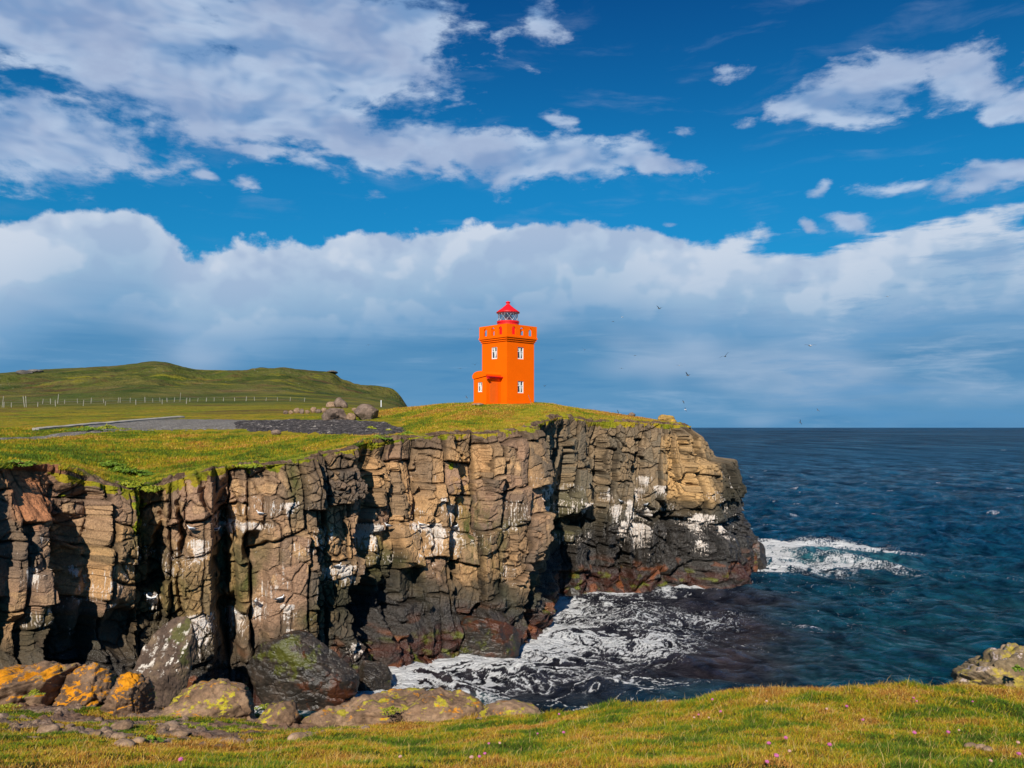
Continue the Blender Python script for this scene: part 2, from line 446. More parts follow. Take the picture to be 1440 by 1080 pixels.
for k in (0, 100, 200, 300, 400, 500, 560):
    vs = float(np.interp(k, _sky_u, _sky_v)); vb = _tab[k][-1][1]
    _tab[k] = _tab[k] + [(320, vb + (vs - vb) * .38), (450, vb + (vs - vb) * .78), (600, vs), (750, vs + 3), (900, vs + 16)]
LT = np.stack([_row(_tab[int(k)]) for k in LU])
# fine table: skyline of the hill gets its own u resolution
FU = np.arange(-900, 1301, 4.0); FD = np.exp(np.linspace(math.log(30), math.log(900), 300))
_t1 = np.stack([np.interp(FU, LU, LT[:, j]) for j in range(len(LD))], 1)
_t2 = np.stack([np.interp(np.log(FD), np.log(LD), _t1[i]) for i in range(len(FU))])
# exact skyline correction on the far hill
_vs = np.interp(FU, _sky_u, _sky_v)
_hill = CZ + (601 - _vs) / F * 600
_cur = _t2[:, np.argmin(abs(FD - 600))]
_wt = np.exp(-(np.log(FD / 620) / 0.28) ** 2)[None, :] * (FU < 700)[:, None]
_t2 = _t2 + (_hill - _cur)[:, None] * _wt
def _blur(A, n, ax):
    ker = np.hanning(2 * n + 3)[1:-1]; ker /= ker.sum()
    P = np.pad(A, [(n, n) if i == ax else (0, 0) for i in range(2)], 'edge')
    return np.apply_along_axis(lambda r: np.convolve(r, ker, 'valid'), ax, P)
_t2b = _blur(_blur(_t2, 5, 0), 2, 1)
_t2s = _blur(_blur(_t2, 1, 0), 6, 1)
_farw = ss(200, 330, FD)[None, :]
FT = _t2b * (1 - _farw) + _t2s * _farw
def zland(x, y):
    """height of the far plateau at world x, y (without bumps)"""
    y = np.maximum(y, 1.0)
    u = np.clip(x / y * F + 720, FU[0], FU[-1] - 1e-3); D = np.clip(y, 30.01, 899)
    fu = (u - FU[0]) / 4.0; iu = np.floor(fu).astype(int); fu = fu - iu
    fd = (np.log(D) - math.log(30)) / (math.log(900) - math.log(30)) * 299; idd = np.floor(fd).astype(int); fd = fd - idd
    iu1 = np.minimum(iu + 1, len(FU) - 1); id1 = np.minimum(idd + 1, len(FD) - 1)
    return (FT[iu, idd] * (1 - fu) + FT[iu1, idd] * fu) * (1 - fd) + (FT[iu, id1] * (1 - fu) + FT[iu1, id1] * fu) * fd
def zbump(x, y):
    D = np.hypot(x, y)
    b = fbm(x / 7, y / 7, 0.5, 3) * 0.22 + fbm(x / 1.3, y / 1.3, 2.5, 3) * 0.10
    far = fbm(x / 60, y / 60, 8.5, 5, .55) * 9.0 * ss(240, 420, D) * (1 - .75 * ss(480, 600, D))
    lh = np.exp(-((x + .3) ** 2 + (y - 78) ** 2) / 30)
    return b * (1 - .7 * ss(60, 82, y)) * (1 - .8 * lh) + far
def zfar(x, y): return zland(x, y) + zbump(x, y)

# ================================================================== rock face material
def grass_color(N, P):
    """turf colour by world position: green, olive, straw and rust patches"""
    big = N.noise(P, 0.16, 4, .6)
    mid = N.noise(P, 0.9, 5, .65)
    fin = N.noise(P, 7.0, 4, .7)
    c = N.ramp(mid, [(0.30, (.10, .115, .006)), (0.42, (.24, .21, .010)), (0.54, (.36, .27, .016)), (0.68, (.38, .19, .028))])
    c2 = N.ramp(mid, [(0.30, (.075, .12, .006)), (0.5, (.19, .215, .008)), (0.66, (.32, .28, .014))])
    c = N.mix(N.mapr(big, .44, .62), c, c2)
    c = N.mix(N.mapr(N.noise(N.mapping(P, (.45, 1, 1)), .42, 5, .65), .54, .66, 0, .6), c, (.17, .085, .022))
    c = N.mix(N.mapr(fin, .35, .7, 0, .55), c, N.mix(1.0, c, (.42, .42, .35), 'MULTIPLY'))
    return c, fin, mid
def cliff_material():
    m, N, b = mat_base('cliff_rock', 0.85, 0.25)
    geo = N.n.new('ShaderNodeNewGeometry'); P = geo.outputs['Position']
    base = N.attr('rockcol')
    wet = N.attr('wet', 'Fac'); gm = N.attr('turf', 'Fac'); leaf = N.attr('leafy', 'Fac')
    n1 = N.noise(P, 2.2, 8, .65); n2 = N.noise(P, 11, 8, .7); n3 = N.noise(P, 0.5, 4, .5)
    k = N.ramp(n2, [(0.28, (.50, .50, .50)), (0.5, (.95, .95, .95)), (0.72, (1.38, 1.36, 1.30))])
    rock = N.mix(1.0, base, k, 'MULTIPLY')
    rock = N.mix(N.mapr(n1, .56, .70, 0, .5), rock, N.mix(1.0, rock, (.55, .52, .55), 'MULTIPLY'))
    sp = N.voro(P, 16, 'F1'); rock = N.mix(N.math('MULTIPLY', N.mapr(sp, .2, .05), N.mapr(N.noise(P, 1.3, 3), .5, .62, 0, .55)), rock, (.34, .32, .27))
    gu = N.attr('guano', 'Fac')
    gs = N.noise(N.mapping(P, (8.5, 8.5, .45)), 1.0, 4, .6); gs2 = N.noise(P, 2.4, 6, .7)
    gk = N.math('ADD', N.math('MULTIPLY', gu, .95), N.math('ADD', N.math('MULTIPLY', N.math('SUBTRACT', gs, .5), 2.2), N.math('MULTIPLY', N.math('SUBTRACT', gs2, .5), .9)))
    rock = N.mix(N.mapr(gk, .46, .66, 0, .92), rock, N.mix(N.mapr(n2, .4, .6), (.74, .70, .64), (.60, .47, .38)))
    gc, gf, gmid = grass_color(N, P)
    lc = N.mix(N.mapr(N.noise(P, 9, 4, .7), .4, .65), (.09, .14, .008), (.36, .36, .018))
    gc = N.mix(N.mapr(leaf, .35, .6), gc, lc)
    gmask = N.mapr(N.math('ADD', gm, N.math('MULTIPLY', N.math('SUBTRACT', N.noise(P, 2.5, 6, .7), .5), 1.0)), .42, .56)
    N.put(b.inputs['Base Color'], N.mix(gmask, rock, gc))
    rr = N.mapr(n2, .4, .6, .2, .5)
    N.put(b.inputs['Roughness'], N.math('ADD', N.math('MULTIPLY', wet, N.math('SUBTRACT', rr, .9)), .9))
    N.put(b.inputs['Specular IOR Level'], N.math('MULTIPLY_ADD', wet, 0.25, 0.2))
    crk = N.voro(N.mapping(P, (1, 1, .7)), 2.6, 'DISTANCE_TO_EDGE')
    h = N.math('ADD', N.math('MULTIPLY', N.noise(P, 3.5, 9, .68), 1.2), N.math('MULTIPLY', N.mapr(crk, 0, .05), .12))
    h = N.math('ADD', h, N.math('MULTIPLY', N.noise(P, 24, 5, .7), .14))
    N.put(b.inputs['Normal'], N.bump(h, 0.85, 0.14))
    return m
M_CLIFF = cliff_material()

# ================================================================== the sea cliff
STEP = 0.05
S, CP = resample(COAST, STEP, 1.0)
NS = len(S)
def smooth_normals(P, sigma):
    t = np.gradient(P, axis=0); k = int(sigma / STEP); ker = np.hanning(2 * k + 1); ker /= ker.sum()
    t = np.stack([np.convolve(np.pad(t[:, j], (k, k), 'edge'), ker, 'valid') for j in range(2)], 1)
    t /= np.linalg.norm(t, axis=1)[:, None]
    return np.stack([t[:, 1], -t[:, 0]], 1)          # to the right of travel = seaward
NRM = smooth_normals((CP[:, :2] + CP[:, 2:4]) / 2, 2.2)
NR = 300
ztop = zland(CP[:, 2], CP[:, 3])
ztop = np.where(S < 22, CP[:, 4], ztop)
fr = np.linspace(0, 1, NR)[:, None]                     # 0 = below water, 1 = brow
Z = -1.5 + fr * (ztop[None, :] + 1.5)
Sg = np.broadcast_to(S[None, :], Z.shape)
BX = CP[None, :, 0] + (CP[None, :, 2] - CP[None, :, 0]) * fr
BY = CP[None, :, 1] + (CP[None, :, 3] - CP[None, :, 1]) * fr
U = BX / BY * F + 720; V = 601 - (Z - CZ) / BY * F      # where the face is seen: reference for features read off the photograph
# --- buttresses and clefts
butt = [(-4000, 0), (-120, .5), (-30, -.7), (14, .1), (40, .8), (64, -1.7), (100, -1.2), (134, .9), (190, -.7), (226, .5), (262, 1.0), (300, -.9), (336, .5), (374, 1.35), (438, .2),
        (507, -2.1), (543, -.7), (562, .1), (592, .6), (640, -.25), (676, .8), (712, 1.2), (747, .2), (764, -.7), (776, -1.0), (800, .2), (822, -.5), (850, .5), (884, -.1), (903, .6), (932, -.3), (957, .9), (1003, .3), (1020, .5)]
bu = np.array([b_[0] for b_ in butt]); bo = np.array([b_[1] for b_ in butt])
Uw = U + fbm(Sg / 2.0, Z / 2.6, 3.3, 3) * 9 + pn(Sg * 0 + 1.5, Z / 5.0, 1.1) * 8 + fbm(Sg / .45, Z / .6, 33.3, 3) * 3.0
ib = np.searchsorted(bu, Uw) - 1
off = bo[ib]
back = ss(95, 110, BY)
off = off * (1 - back)
for _ in range(2): off = (np.roll(off, 1, 1) + off * 2 + np.roll(off, -1, 1)) / 4
# some buttresses end at ledges: offset differs between upper and lower storeys
hsh = _rnd[_h(ib, (Z + fbm(Sg / 3, Z / 3, 1.0, 2) * 1.2 + ib * 1.7).astype(np.int64) // 5, np.int64(3))]
off = off + (hsh[..., 0] - .5) * 0.7 + (hsh[..., 1] - .5) * 0.10 * np.clip((U - bu[np.clip(ib, 0, len(bu) - 1)]) / 8, 0, 9)
# --- joint blocks at three scales
wx = fbm(Sg / 1.6, Z / 2.4, 0.2, 3) * 0.16; wz = fbm(Sg / 1.6, Z / 1.6, 7.2, 3) * 0.20
lean = .06 * Z * pn(Sg / 9, 0.0, 4.4)
ex1, ey1, r1, cx1, cy1 = bricks((Sg + lean + wx * 1.6) / 1.9, (Z + wz * 1.2) / 3.3, 11)
ex2, ey2, r2, cx2, cy2 = bricks((Sg + lean + wx * 1.3) / 0.92, (Z + wz * 1.1) / 1.85, 23)
e1 = np.minimum(ex1, ey1 * 1.7); e2 = np.minimum(ex2, ey2 * 3.2)
_f, ev, rv, vx, vy = cells((Sg + wx * 1.8) / 0.95, (Z + wz * 1.8) / 1.0, 61, .95)
mv = fbm(Sg / 3.4, Z / 3.0, 51.0, 3) > .06            # zones broken into irregular blocks instead of columns
e2 = np.where(mv, ev, e2); r2 = np.where(mv[..., None], rv, r2); cx2 = np.where(mv, (Sg + wx * 1.8) / .95 - vx, cx2); cy2 = np.where(mv, (Z + wz * 1.8) / 1.0 - vy, cy2)
f3, e3, r3, cx3, cy3 = cells((Sg + wx) / 0.42, (Z + wz) / 0.50, 37, .95)
d1 = (r1[..., 2] - .5) * 0.85 + (r1[..., 3] - .5) * 1.3 * cx1 + (r1[..., 4] - .45) * 0.9 * cy1
d2 = (r2[..., 2] - .5) * 0.34 + (r2[..., 3] - .5) * 0.50 * cx2 + (r2[..., 4] - .5) * .40 * cy2
d3 = (r3[..., 2] - .5) * 0.13 + (r3[..., 3] - .5) * .10 * (Sg / .42 - cx3)
# joint strength varies: massive smooth faces next to shattered ones
shat = ss(-.15, .45, fbm(Sg / 4.2, Z / 5.0, 5.5, 2) + .25 * ss(10, 14, Z) - .1)
shat = np.maximum(shat, ss(920, 950, U) * .9); k2 = .35 + .65 * shat; k3 = .25 + .9 * shat
disp = off + d1 + d2 * k2 + d3 * k3
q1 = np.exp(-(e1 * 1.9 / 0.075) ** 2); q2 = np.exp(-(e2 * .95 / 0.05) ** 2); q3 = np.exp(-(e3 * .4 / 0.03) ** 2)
disp -= 0.42 * q1 + 0.24 * (.25 + .75 * k2) * q2 + 0.10 * k3 * q3
disp += fbm(Sg / .9, Z / .9, 4.1, 4, .55) * 0.09 + fbm(Sg / .22, Z / .18, 2.1, 3, .6) * .035
# --- the foot: rounded boulders worn by the sea
fb, eb, rb, _a, _b = cells((Sg + wx * 2) / 2.6, (Z + wz * 2) / 2.3, 51, .9)
bould = np.sqrt(np.clip(eb * 1.6, 0, 1)) * (.6 + .9 * rb[..., 2]) + fbm(Sg / .8, Z / .8, 3, 3) * .12
lowz = 3.0 + 1.0 * pn(Sg / 6, 0.0, 2.2)
lw = ss(lowz + .5, lowz - 1.0, Z)
disp = disp * (1 - lw * .55) + lw * bould
# --- right end: shoulder block, lower blocks
tipu = ss(945, 985, U) * (BY > 70) * (BY < 98)
sh = ss(11.6, 11.15, Z + fbm(Sg / 2, Z / 2, 9, 2) * .3) * 2.35
sh = sh - .9 * ss(5.9, 5.5, Z) * ss(3.2, 5.4, Z) + .5 * ss(5.4, 4.6, Z)
disp += tipu * sh
# hollows, caves and deep clefts
CAV = [(95, 800, 24, 105, 1.3), (160, 885, 30, 38, 1.3), (5, 905, 60, 40, 1.0), (224, 800, 9, 65, 1.1), (316, 800, 9, 115, 1.4), (352, 765, 17, 20, 1.2), (444, 720, 5, 85, 1.0), (328, 885, 18, 40, 1.2),
       (526, 800, 14, 95, 2.2), (560, 860, 9, 55, 1.1), (500, 870, 8, 45, 1.0), (738, 845, 12, 60, 1.5), (762, 790, 8, 90, 1.2), (808, 736, 16, 11, 1.7), (799, 690, 6, 26, .8), (915, 727, 17, 10, 1.9), (950, 732, 12, 9, 1.6), (872, 790, 6, 45, .9), (845, 650, 5, 30, .5), (893, 628, 7, 7, .8),
       (640, 770, 7, 60, .9), (585, 700, 4, 50, .6), (612, 760, 5, 40, .5), (700, 690, 3, 70, .5), (1000, 745, 26, 5, 1.2), (960, 800, 8, 30, .9), (290, 690, 6, 30, .8), (255, 740, 5, 40, .7), (190, 760, 7, 60, .9)]
_cu = Uw + 9 * fbm(Sg / .8, Z / .8, 70, 2); _cv = V + 14 * fbm(Sg / .9, Z / .9, 75, 2)
for (a, b_, hw, hh, dp) in CAV:
    q = ((_cu - a) / hw) ** 2 + ((_cv - b_) / hh) ** 2
    disp -= dp * 1.25 * np.exp(-q ** 2.2)
# overhanging brow is trimmed; turf rolls over it
zrel = ztop[None, :] - Z
disp = disp * (.55 + .45 * ss(0, 1.2, zrel)) - .5 * ss(1.4, 0, zrel) * ss(930, 960, U)
# crumbly rubble just below the brow from u 500 to 560 and soil scar at the far left
_m = np.exp(-((U + fbm(Sg, Z, 80, 3) * 14 - 56) / 36) ** 4) * ss(2.7, 2.2, zrel)
disp = disp * (1 - _m) + _m * (.5 - 2.6 * np.clip(1 - zrel / 2.3, 0, 1) + fbm(Sg / .5, Z / .5, 81, 4) * .14)
# ledges under perched gulls
LEDGES = [(266, 740), (305, 741), (209, 838), (217, 838), (366, 720), (358, 842), (395, 842), (475, 793), (330, 862), (592, 738), (640, 738), (545, 738), (905, 706), (873, 706)]
for (lu, lv) in LEDGES:
    disp += .28 * np.exp(-((U - lu) / 5.0) ** 2) * ss(lv - 1, lv + 3, V) * ss(lv + 16, lv + 3, V)
XW = BX + NRM[None, :, 0] * disp; YW = BY + NRM[None, :, 1] * disp; ZW = Z + fbm(Sg / .5, Z / .5, 12, 2) * .04

# --- inland rows: the turf brow
NI = 70
w = (np.linspace(0, 1, NI + 1)[1:] ** 1.25 * 4.2)[:, None]
dtop = disp[-1][None, :]
k_in = np.exp(-w / .8)
IX = CP[None, :, 2] + NRM[None, :, 0] * (dtop * k_in - w); IY = CP[None, :, 3] + NRM[None, :, 1] * (dtop * k_in - w)
tuft = fbm(IX / .35, IY / .35, 1.0, 3, .6)
hb = zfar(IX, IY); hb = np.where(S[None, :] < 22, CP[None, :, 4] + 0 * IX, hb)
brow = ss(0, .8, w)
# line of broken stones and undercuts along the brow
fs, es, rs_, _a, _b = cells(IX / .55, IY / .55, 71, .9)
stones = np.sqrt(np.clip(es, 0, 1)) * .26 * (rs_[..., 2] > .62) * ss(1.5, .3, w) * ss(-.3, .3, fbm(IX / 3, IY / 3, 4, 2))
IZ = hb * brow + ztop[None, :] * (1 - brow) + .05 + tuft * .09 + stones + .12 * ss(0, .4, w) * ss(1.6, .5, w) - .30 * ss(3.2, 4.2, w)
AX = np.concatenate([XW, IX]); AY = np.concatenate([YW, IY]); AZ = np.concatenate([ZW, IZ])

# --- colour of the rock (albedo), computed from geology-like masks
def rgbmix(a, b_, t): return a + (np.asarray(b_) - a) * t[..., None]
def g2(u, v, hw, hh): return np.exp(-(((U - u) / hw) ** 2 + ((V - v) / hh) ** 2))
nz = fbm(Sg / 3.5, Z / 3.5, 6.6, 4); nf = fbm(Sg / .6, Z / .7, 8.6, 4, .6); nst = fbm(Sg / .22, Z / 2.2, 9.1, 4, .6)
c = np.zeros(U.shape + (3,)) + np.array((.50, .29, .135))
c = rgbmix(c, (.33, .200, .135), ss(.35, .75, r1[..., 5]) * .8)
c = rgbmix(c, (.22, .150, .088), ss(.5, .9, r2[..., 5]) * .55 * (.4 + .6 * shat))
c = rgbmix(c, (.13, .105, .080), np.clip(ss(-.15, .4, fbm(Sg / 5, Z / 9, 90.5, 3)) * ss(.2, .6, r1[..., 2]) * .8 + ss(.55, .8, r2[..., 5]) * .35, 0, .85))
c = rgbmix(c, (.58, .36, .18), ss(.78, .95, r3[..., 5]) * .5 + ss(.80, .95, r2[..., 4]) * .35)
c = rgbmix(c, (.12, .095, .075), ss(.1, .5, nz) * .55)
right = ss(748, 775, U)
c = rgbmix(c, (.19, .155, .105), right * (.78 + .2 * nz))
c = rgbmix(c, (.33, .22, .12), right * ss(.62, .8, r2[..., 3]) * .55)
tan = np.clip(np.exp(-((U - 948 - (V - 640) * .12) / 23) ** 2) * ss(606, 622, V) * ss(735, 712, V) + fbm(Sg, Z, 3.9, 3) * .25 * right, 0, 1) * (U > 925)
c = rgbmix(c, (.60, .36, .15), tan * (.65 + .35 * (r2[..., 3] > .4)))
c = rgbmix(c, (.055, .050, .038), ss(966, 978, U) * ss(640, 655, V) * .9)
# brown weathering near the brow
c = rgbmix(c, (.13, .085, .05), ss(1.6, .2, zrel) * (.55 + nz * .5))
# orange band in the gully zone and red earth
c = rgbmix(c, (.50, .27, .06), np.clip(g2(648, 690, 15, 42) * 1.1 * (r3[..., 5] > .4), 0, 1) * .75)
c = rgbmix(c, (.52, .22, .10), np.clip(1.5 * np.exp(-((U - 56) / 36) ** 4) * ss(2.7, 2.0, zrel + nf * .5) * (.85 + .4 * nf), 0, 1))
# olive algae on the faces
alg = np.clip(ss(.0, .5, fbm(Sg / 2.2, Z / 3.8, 15.1, 4)) * ss(11, 6, Z) * (1.0 - .5 * right), 0, 1)
alg = np.maximum(alg, np.clip(g2(195, 760, 28, 60) + g2(240, 840, 50, 60) * .8 + g2(335, 800, 28, 50) * .7 + g2(665, 745, 18, 50) * 1.2 * ss(-.2, .3, nst) + g2(475, 840, 35, 30) * .7 + g2(800, 730, 26, 40) * .6 + g2(700 + 140, 760, 60, 20) * .5 + g2(405, 680, 10, 40) * .9, 0, 1))
c = rgbmix(c, (.070, .080, .018), alg * (.85 + .4 * nf))
# sea-wet dark zone, raised at the left to paint shade into the rock too
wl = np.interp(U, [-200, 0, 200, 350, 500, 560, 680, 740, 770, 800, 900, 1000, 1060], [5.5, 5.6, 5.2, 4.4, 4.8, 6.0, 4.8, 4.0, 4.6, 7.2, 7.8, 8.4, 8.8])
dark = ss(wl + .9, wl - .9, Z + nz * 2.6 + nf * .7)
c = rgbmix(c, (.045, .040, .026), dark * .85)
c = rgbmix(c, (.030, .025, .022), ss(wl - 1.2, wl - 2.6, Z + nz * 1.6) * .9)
wetv = ss(wl, wl - 2.0, Z + nz * 1.4)
rust = ss(2.3, 1.0, Z + nz * 1.2 + nf * .5)
c = rgbmix(c, (.060, .017, .009), rust * .9 * ss(-.55, .1, fbm(Sg / 1.3, Z / .8, 20.1, 3)))
c = rgbmix(c, (.12, .13, .010), rust * ss(.16, .46, fbm(Sg / 1.1, Z / .7, 22.1, 4)) * .9)
c = rgbmix(c, (.20, .06, .018), ss(3.5, 1.5, Z) * ss(.18, .4, fbm(Sg / 1.5, Z / 1.2, 25.1, 3)) * .8)
# guano: splashes and streaks under the nests
GU = [(398, 705, 12, 6, 12), (345, 735, 32, 7, 10), (318, 742, 16, 9, 14), (281, 760, 16, 14, 26), (216, 838, 10, 8, 22), (282, 862, 22, 14, 40), (333, 866, 14, 9, 26), (364, 850, 9, 12, 22), (396, 846, 9, 10, 20),
      (437, 828, 7, 14, 20), (460, 800, 9, 8, 18), (480, 796, 20, 7, 18), (496, 812, 6, 6, 12), (540, 742, 11, 12, 30), (578, 737, 9, 8, 10), (608, 738, 12, 10, 42), (592, 738, 22, 7, 10), (640, 745, 14, 16, 30), (636, 712, 18, 12, 20), (616, 700, 5, 8, 14),
      (748, 690, 5, 10, 20), (778, 684, 7, 12, 22), (788, 680, 4, 10, 22), (773, 714, 8, 6, 12), (822, 708, 12, 8, 12), (853, 688, 4, 8, 18), (862, 712, 9, 10, 20), (878, 706, 8, 12, 30), (900, 690, 6, 12, 16), (909, 716, 12, 10, 16), (896, 738, 16, 14, 26), (872, 735, 6, 14, 26), (925, 684, 12, 6, 10), (966, 724, 8, 10, 22), (980, 738, 5, 9, 16), (965, 760, 4, 8, 12), (905, 672, 8, 6, 10), (1000, 648, 10, 4, 4), (1022, 658, 14, 4, 4), (1032, 670, 4, 8, 8), (35, 800, 8, 14, 24), (62, 795, 5, 8, 10), (120, 800, 4, 8, 14), (150, 850, 10, 8, 8), (408, 880, 14, 4, 6), (495, 905, 12, 10, 14), (890, 880, 5, 10, 14)]
gu = np.zeros(U.shape)
for (a, b_, hw, up, dn) in GU:
    q = np.where(V < b_, (V - b_) / (up * .40), (V - b_) / (dn * 1.25))
    gu = np.maximum(gu, np.exp(-((U - a) / hw) ** 2 - q ** 2))
guA = np.maximum(gu, .42 * ss(.1, .5, fbm(Sg / 3, Z / 2.2, 31.3, 2)) * ss(3, 5, Z) * ss(13, 10, Z))
guA = guA * (1 - .4 * q2)
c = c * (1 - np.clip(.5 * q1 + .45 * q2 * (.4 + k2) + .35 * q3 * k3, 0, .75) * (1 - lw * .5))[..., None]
# lichen / scurvy-grass yellow in joints near the top
lf_wall = np.clip(g2(190, 705, 20, 22) + g2(183, 745, 8, 22) * .9 + g2(190, 738, 12, 10) + g2(120, 700, 16, 5) * .7 + g2(630, 650, 6, 14) * .7 + g2(540, 620, 12, 9) * .8, 0, 1)
lf_wall = lf_wall * ss(-.35, .1, fbm(Sg / .5, Z / .5, 40, 3))
turf_w = ss(.38, .02, zrel + nf * .6 + nz * .4) * .9 * (1 - np.exp(-((U - 56) / 34) ** 4))
turf_w = np.maximum(turf_w, ss(.25, .6, lf_wall))
# the turf brow rows
Ui = IX / IY * F + 720; Vi = 601 - (IZ - CZ) / IY * F
ci = np.zeros(IX.shape + (3,)) + np.array((.085, .05, .03))
ci = rgbmix(ci, (.24, .155, .095), (rs_[..., 3]) * (es > .1))
soil = np.exp(-((Ui - 56) / 32) ** 2) * ss(1.6, .3, w)
ci = rgbmix(ci, (.30, .12, .06), np.clip(soil * 1.6, 0, 1))
tm = ss(.05, .7, w + fbm(IX / 1.2, IY / 1.2, 3.3, 3) * .9) * (1 - .95 * ss(.05, .15, stones))
rub = np.exp(-((Ui - 530) / 38) ** 2) * ss(3.8, 1.5, w) + .8 * ss(.25, .6, fbm(IX / 2.5, IY / 1.2, 13, 3)) * ss(2.5, .6, w)
tm = tm * (1 - np.clip(rub, 0, 1) * .9) * (1 - np.clip(soil * 1.7, 0, 1))
lfi = ss(.2, .6, fbm(IX / 1.4, IY / 1.4, 43, 4)) * ss(2.4, .4, w) * .55
lfi = np.maximum(lfi, np.clip(np.exp(-((Ui - 185) / 34) ** 2) * ss(4.2, 2.0, w) * 1.2 * ss(-.3, .1, fbm(IX / .6, IY / .6, 3, 3)), 0, 1))
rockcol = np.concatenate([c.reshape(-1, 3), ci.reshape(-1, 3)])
wetA = np.concatenate([wetv.ravel(), np.zeros(IX.size)])
turfA = np.concatenate([turf_w.ravel(), tm.ravel()])
leafA = np.concatenate([lf_wall.ravel(), lfi.ravel()])
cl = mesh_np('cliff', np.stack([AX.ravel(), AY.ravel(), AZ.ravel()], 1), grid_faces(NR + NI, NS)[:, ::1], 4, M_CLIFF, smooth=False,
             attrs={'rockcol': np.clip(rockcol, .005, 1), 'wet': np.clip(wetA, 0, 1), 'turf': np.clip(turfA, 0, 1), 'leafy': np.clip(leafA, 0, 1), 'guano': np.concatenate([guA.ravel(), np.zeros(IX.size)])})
tag(cl, kind='structure')
print('cliff', NS, NR + NI, round(time.time() - T0, 1))
# ================================================================== far land: plateau, knoll and hills
def edge_depth():
    """inner limit of the land sheet for every azimuth: a bit behind the brow of the cliff"""
    tx = CP[:, 2] - NRM[:, 0] * 1.6; ty = CP[:, 3] - NRM[:, 1] * 1.6
    u = tx / ty * F + 720
    g = np.arange(-900, 1301, 2.0); D = np.full(g.shape, 0.0)
    lim = S < S[np.argmax(CP[:, 2])] + 4
    o = np.argsort(u[lim]); uu = u[lim][o]; yy = ty[lim][o]
    idx = np.round((uu + 900) / 2).astype(int)
    for i, y_ in zip(idx, yy):
        if 0 <= i < len(D): D[i] = max(D[i], y_)
    ok = D > 0
    D = np.interp(g, g[ok], D[ok])
    return g, D
EG, ED = edge_depth()
def land_mesh():
    uu = np.arange(-900, 960, 1.5); nd = 330
    d0 = np.interp(uu, EG, ED) + .2
    t = np.linspace(0, 1, nd)[:, None]
    # right of the knoll the land ends beyond the skyline, elsewhere it runs back past the hills
    dend = np.interp(uu, [-900, 560, 600, 640, 1030], [1100, 1000, 700, 150, 125])
    D = np.exp(np.log(d0)[None, :] * (1 - t) + np.log(dend)[None, :] * t)
    X = (uu[None, :] - 720) / F * D; Y = D
    Zl = zfar(X, Y) + fbm(X / .5, Y / .5, 9, 2) * .04
    Zl = np.maximum(Zl, -1.5)
    Zl[-1] = -2
    P = np.stack([X, Y, Zl], -1)
    return mesh_np('hills_and_plateau', P.reshape(-1, 3), grid_faces(nd, len(uu)), 4, M_LAND)
def land_material():
    m, N, b = mat_base('plateau_turf', 0.95, 0.1)
    geo = N.n.new('ShaderNodeNewGeometry'); P = geo.outputs['Position']
    gc, fin, mid = grass_color(N, P)
    far = N.noise(P, .035, 7, .62); far2 = N.noise(N.mapping(P, (1, 1, 3)), .012, 5, .6)
    hc = N.ramp(far, [(.34, (.035, .055, .010)), (.46, (.080, .088, .016)), (.58, (.125, .112, .026)), (.68, (.17, .12, .042))])
    hc = N.mix(N.mapr(N.noise(P, .25, 6, .7), .55, .75, 0, .5), hc, (.13, .13, .05))
    hc = N.mix(N.mapr(far2, .5, .62, 0, .5), hc, (.06, .095, .014))
    sep = N.n.new('ShaderNodeSeparateXYZ'); N.l.new(P, sep.inputs[0])
    c = N.mix(N.mapr(sep.outputs[1], 95, 190), gc, hc)
    mf = N.mapr(sep.outputs[1], 82, 95)
    pl = N.noise(N.mapping(P, (.5, 1, 1)), .075, 7, .68); pl2 = N.noise(N.mapping(P, (.35, 1, 1), (40, 9, 0)), .06, 7, .7)
    c = N.mix(N.math('MULTIPLY', mf, N.mapr(pl, .52, .62, 0, .75)), c, (.10, .055, .022))
    c = N.mix(N.math('MULTIPLY', mf, N.mapr(pl2, .54, .64, 0, .7)), c, (.22, .19, .015))
    c = N.mix(N.math('MULTIPLY', mf, N.mapr(pl, .44, .34, 0, .7)), c, (.035, .06, .008))
    # scattered pale stones on the slopes
    st = N.mapr(N.voro(P, .35, 'F1'), .16, .08)
    st = N.math('MULTIPLY', st, N.math('MULTIPLY', N.mapr(N.noise(P, .02, 3), .5, .6), N.mapr(sep.outputs[1], 120, 220)))
    c = N.mix(st, c, (.26, .25, .21))
    # crags where the hill steepens
    nz_ = N.n.new('ShaderNodeSeparateXYZ'); N.l.new(geo.outputs['Normal'], nz_.inputs[0])
    cr = N.mapr(N.math('ADD', nz_.outputs[2], N.math('MULTIPLY', N.math('SUBTRACT', N.noise(P, .12, 6, .7), .5), .5)), .62, .45)
    c = N.mix(N.math('MULTIPLY', cr, N.mapr(sep.outputs[1], 200, 300)), c, (.10, .085, .07))
    N.put(b.inputs['Base Color'], c)
    N.put(b.inputs['Normal'], N.bump(N.math('ADD', N.noise(P, 1.5, 8, .7), N.math('ADD', N.math('MULTIPLY', N.noise(P, .12, 8, .7), 6.0), N.math('MULTIPLY', N.noise(P, .03, 6, .65), N.mapr(sep.outputs[1], 150, 400, 0, 30)))), .9, .3))
    return m
M_LAND = land_material()
land = land_mesh(); tag(land, kind='structure')

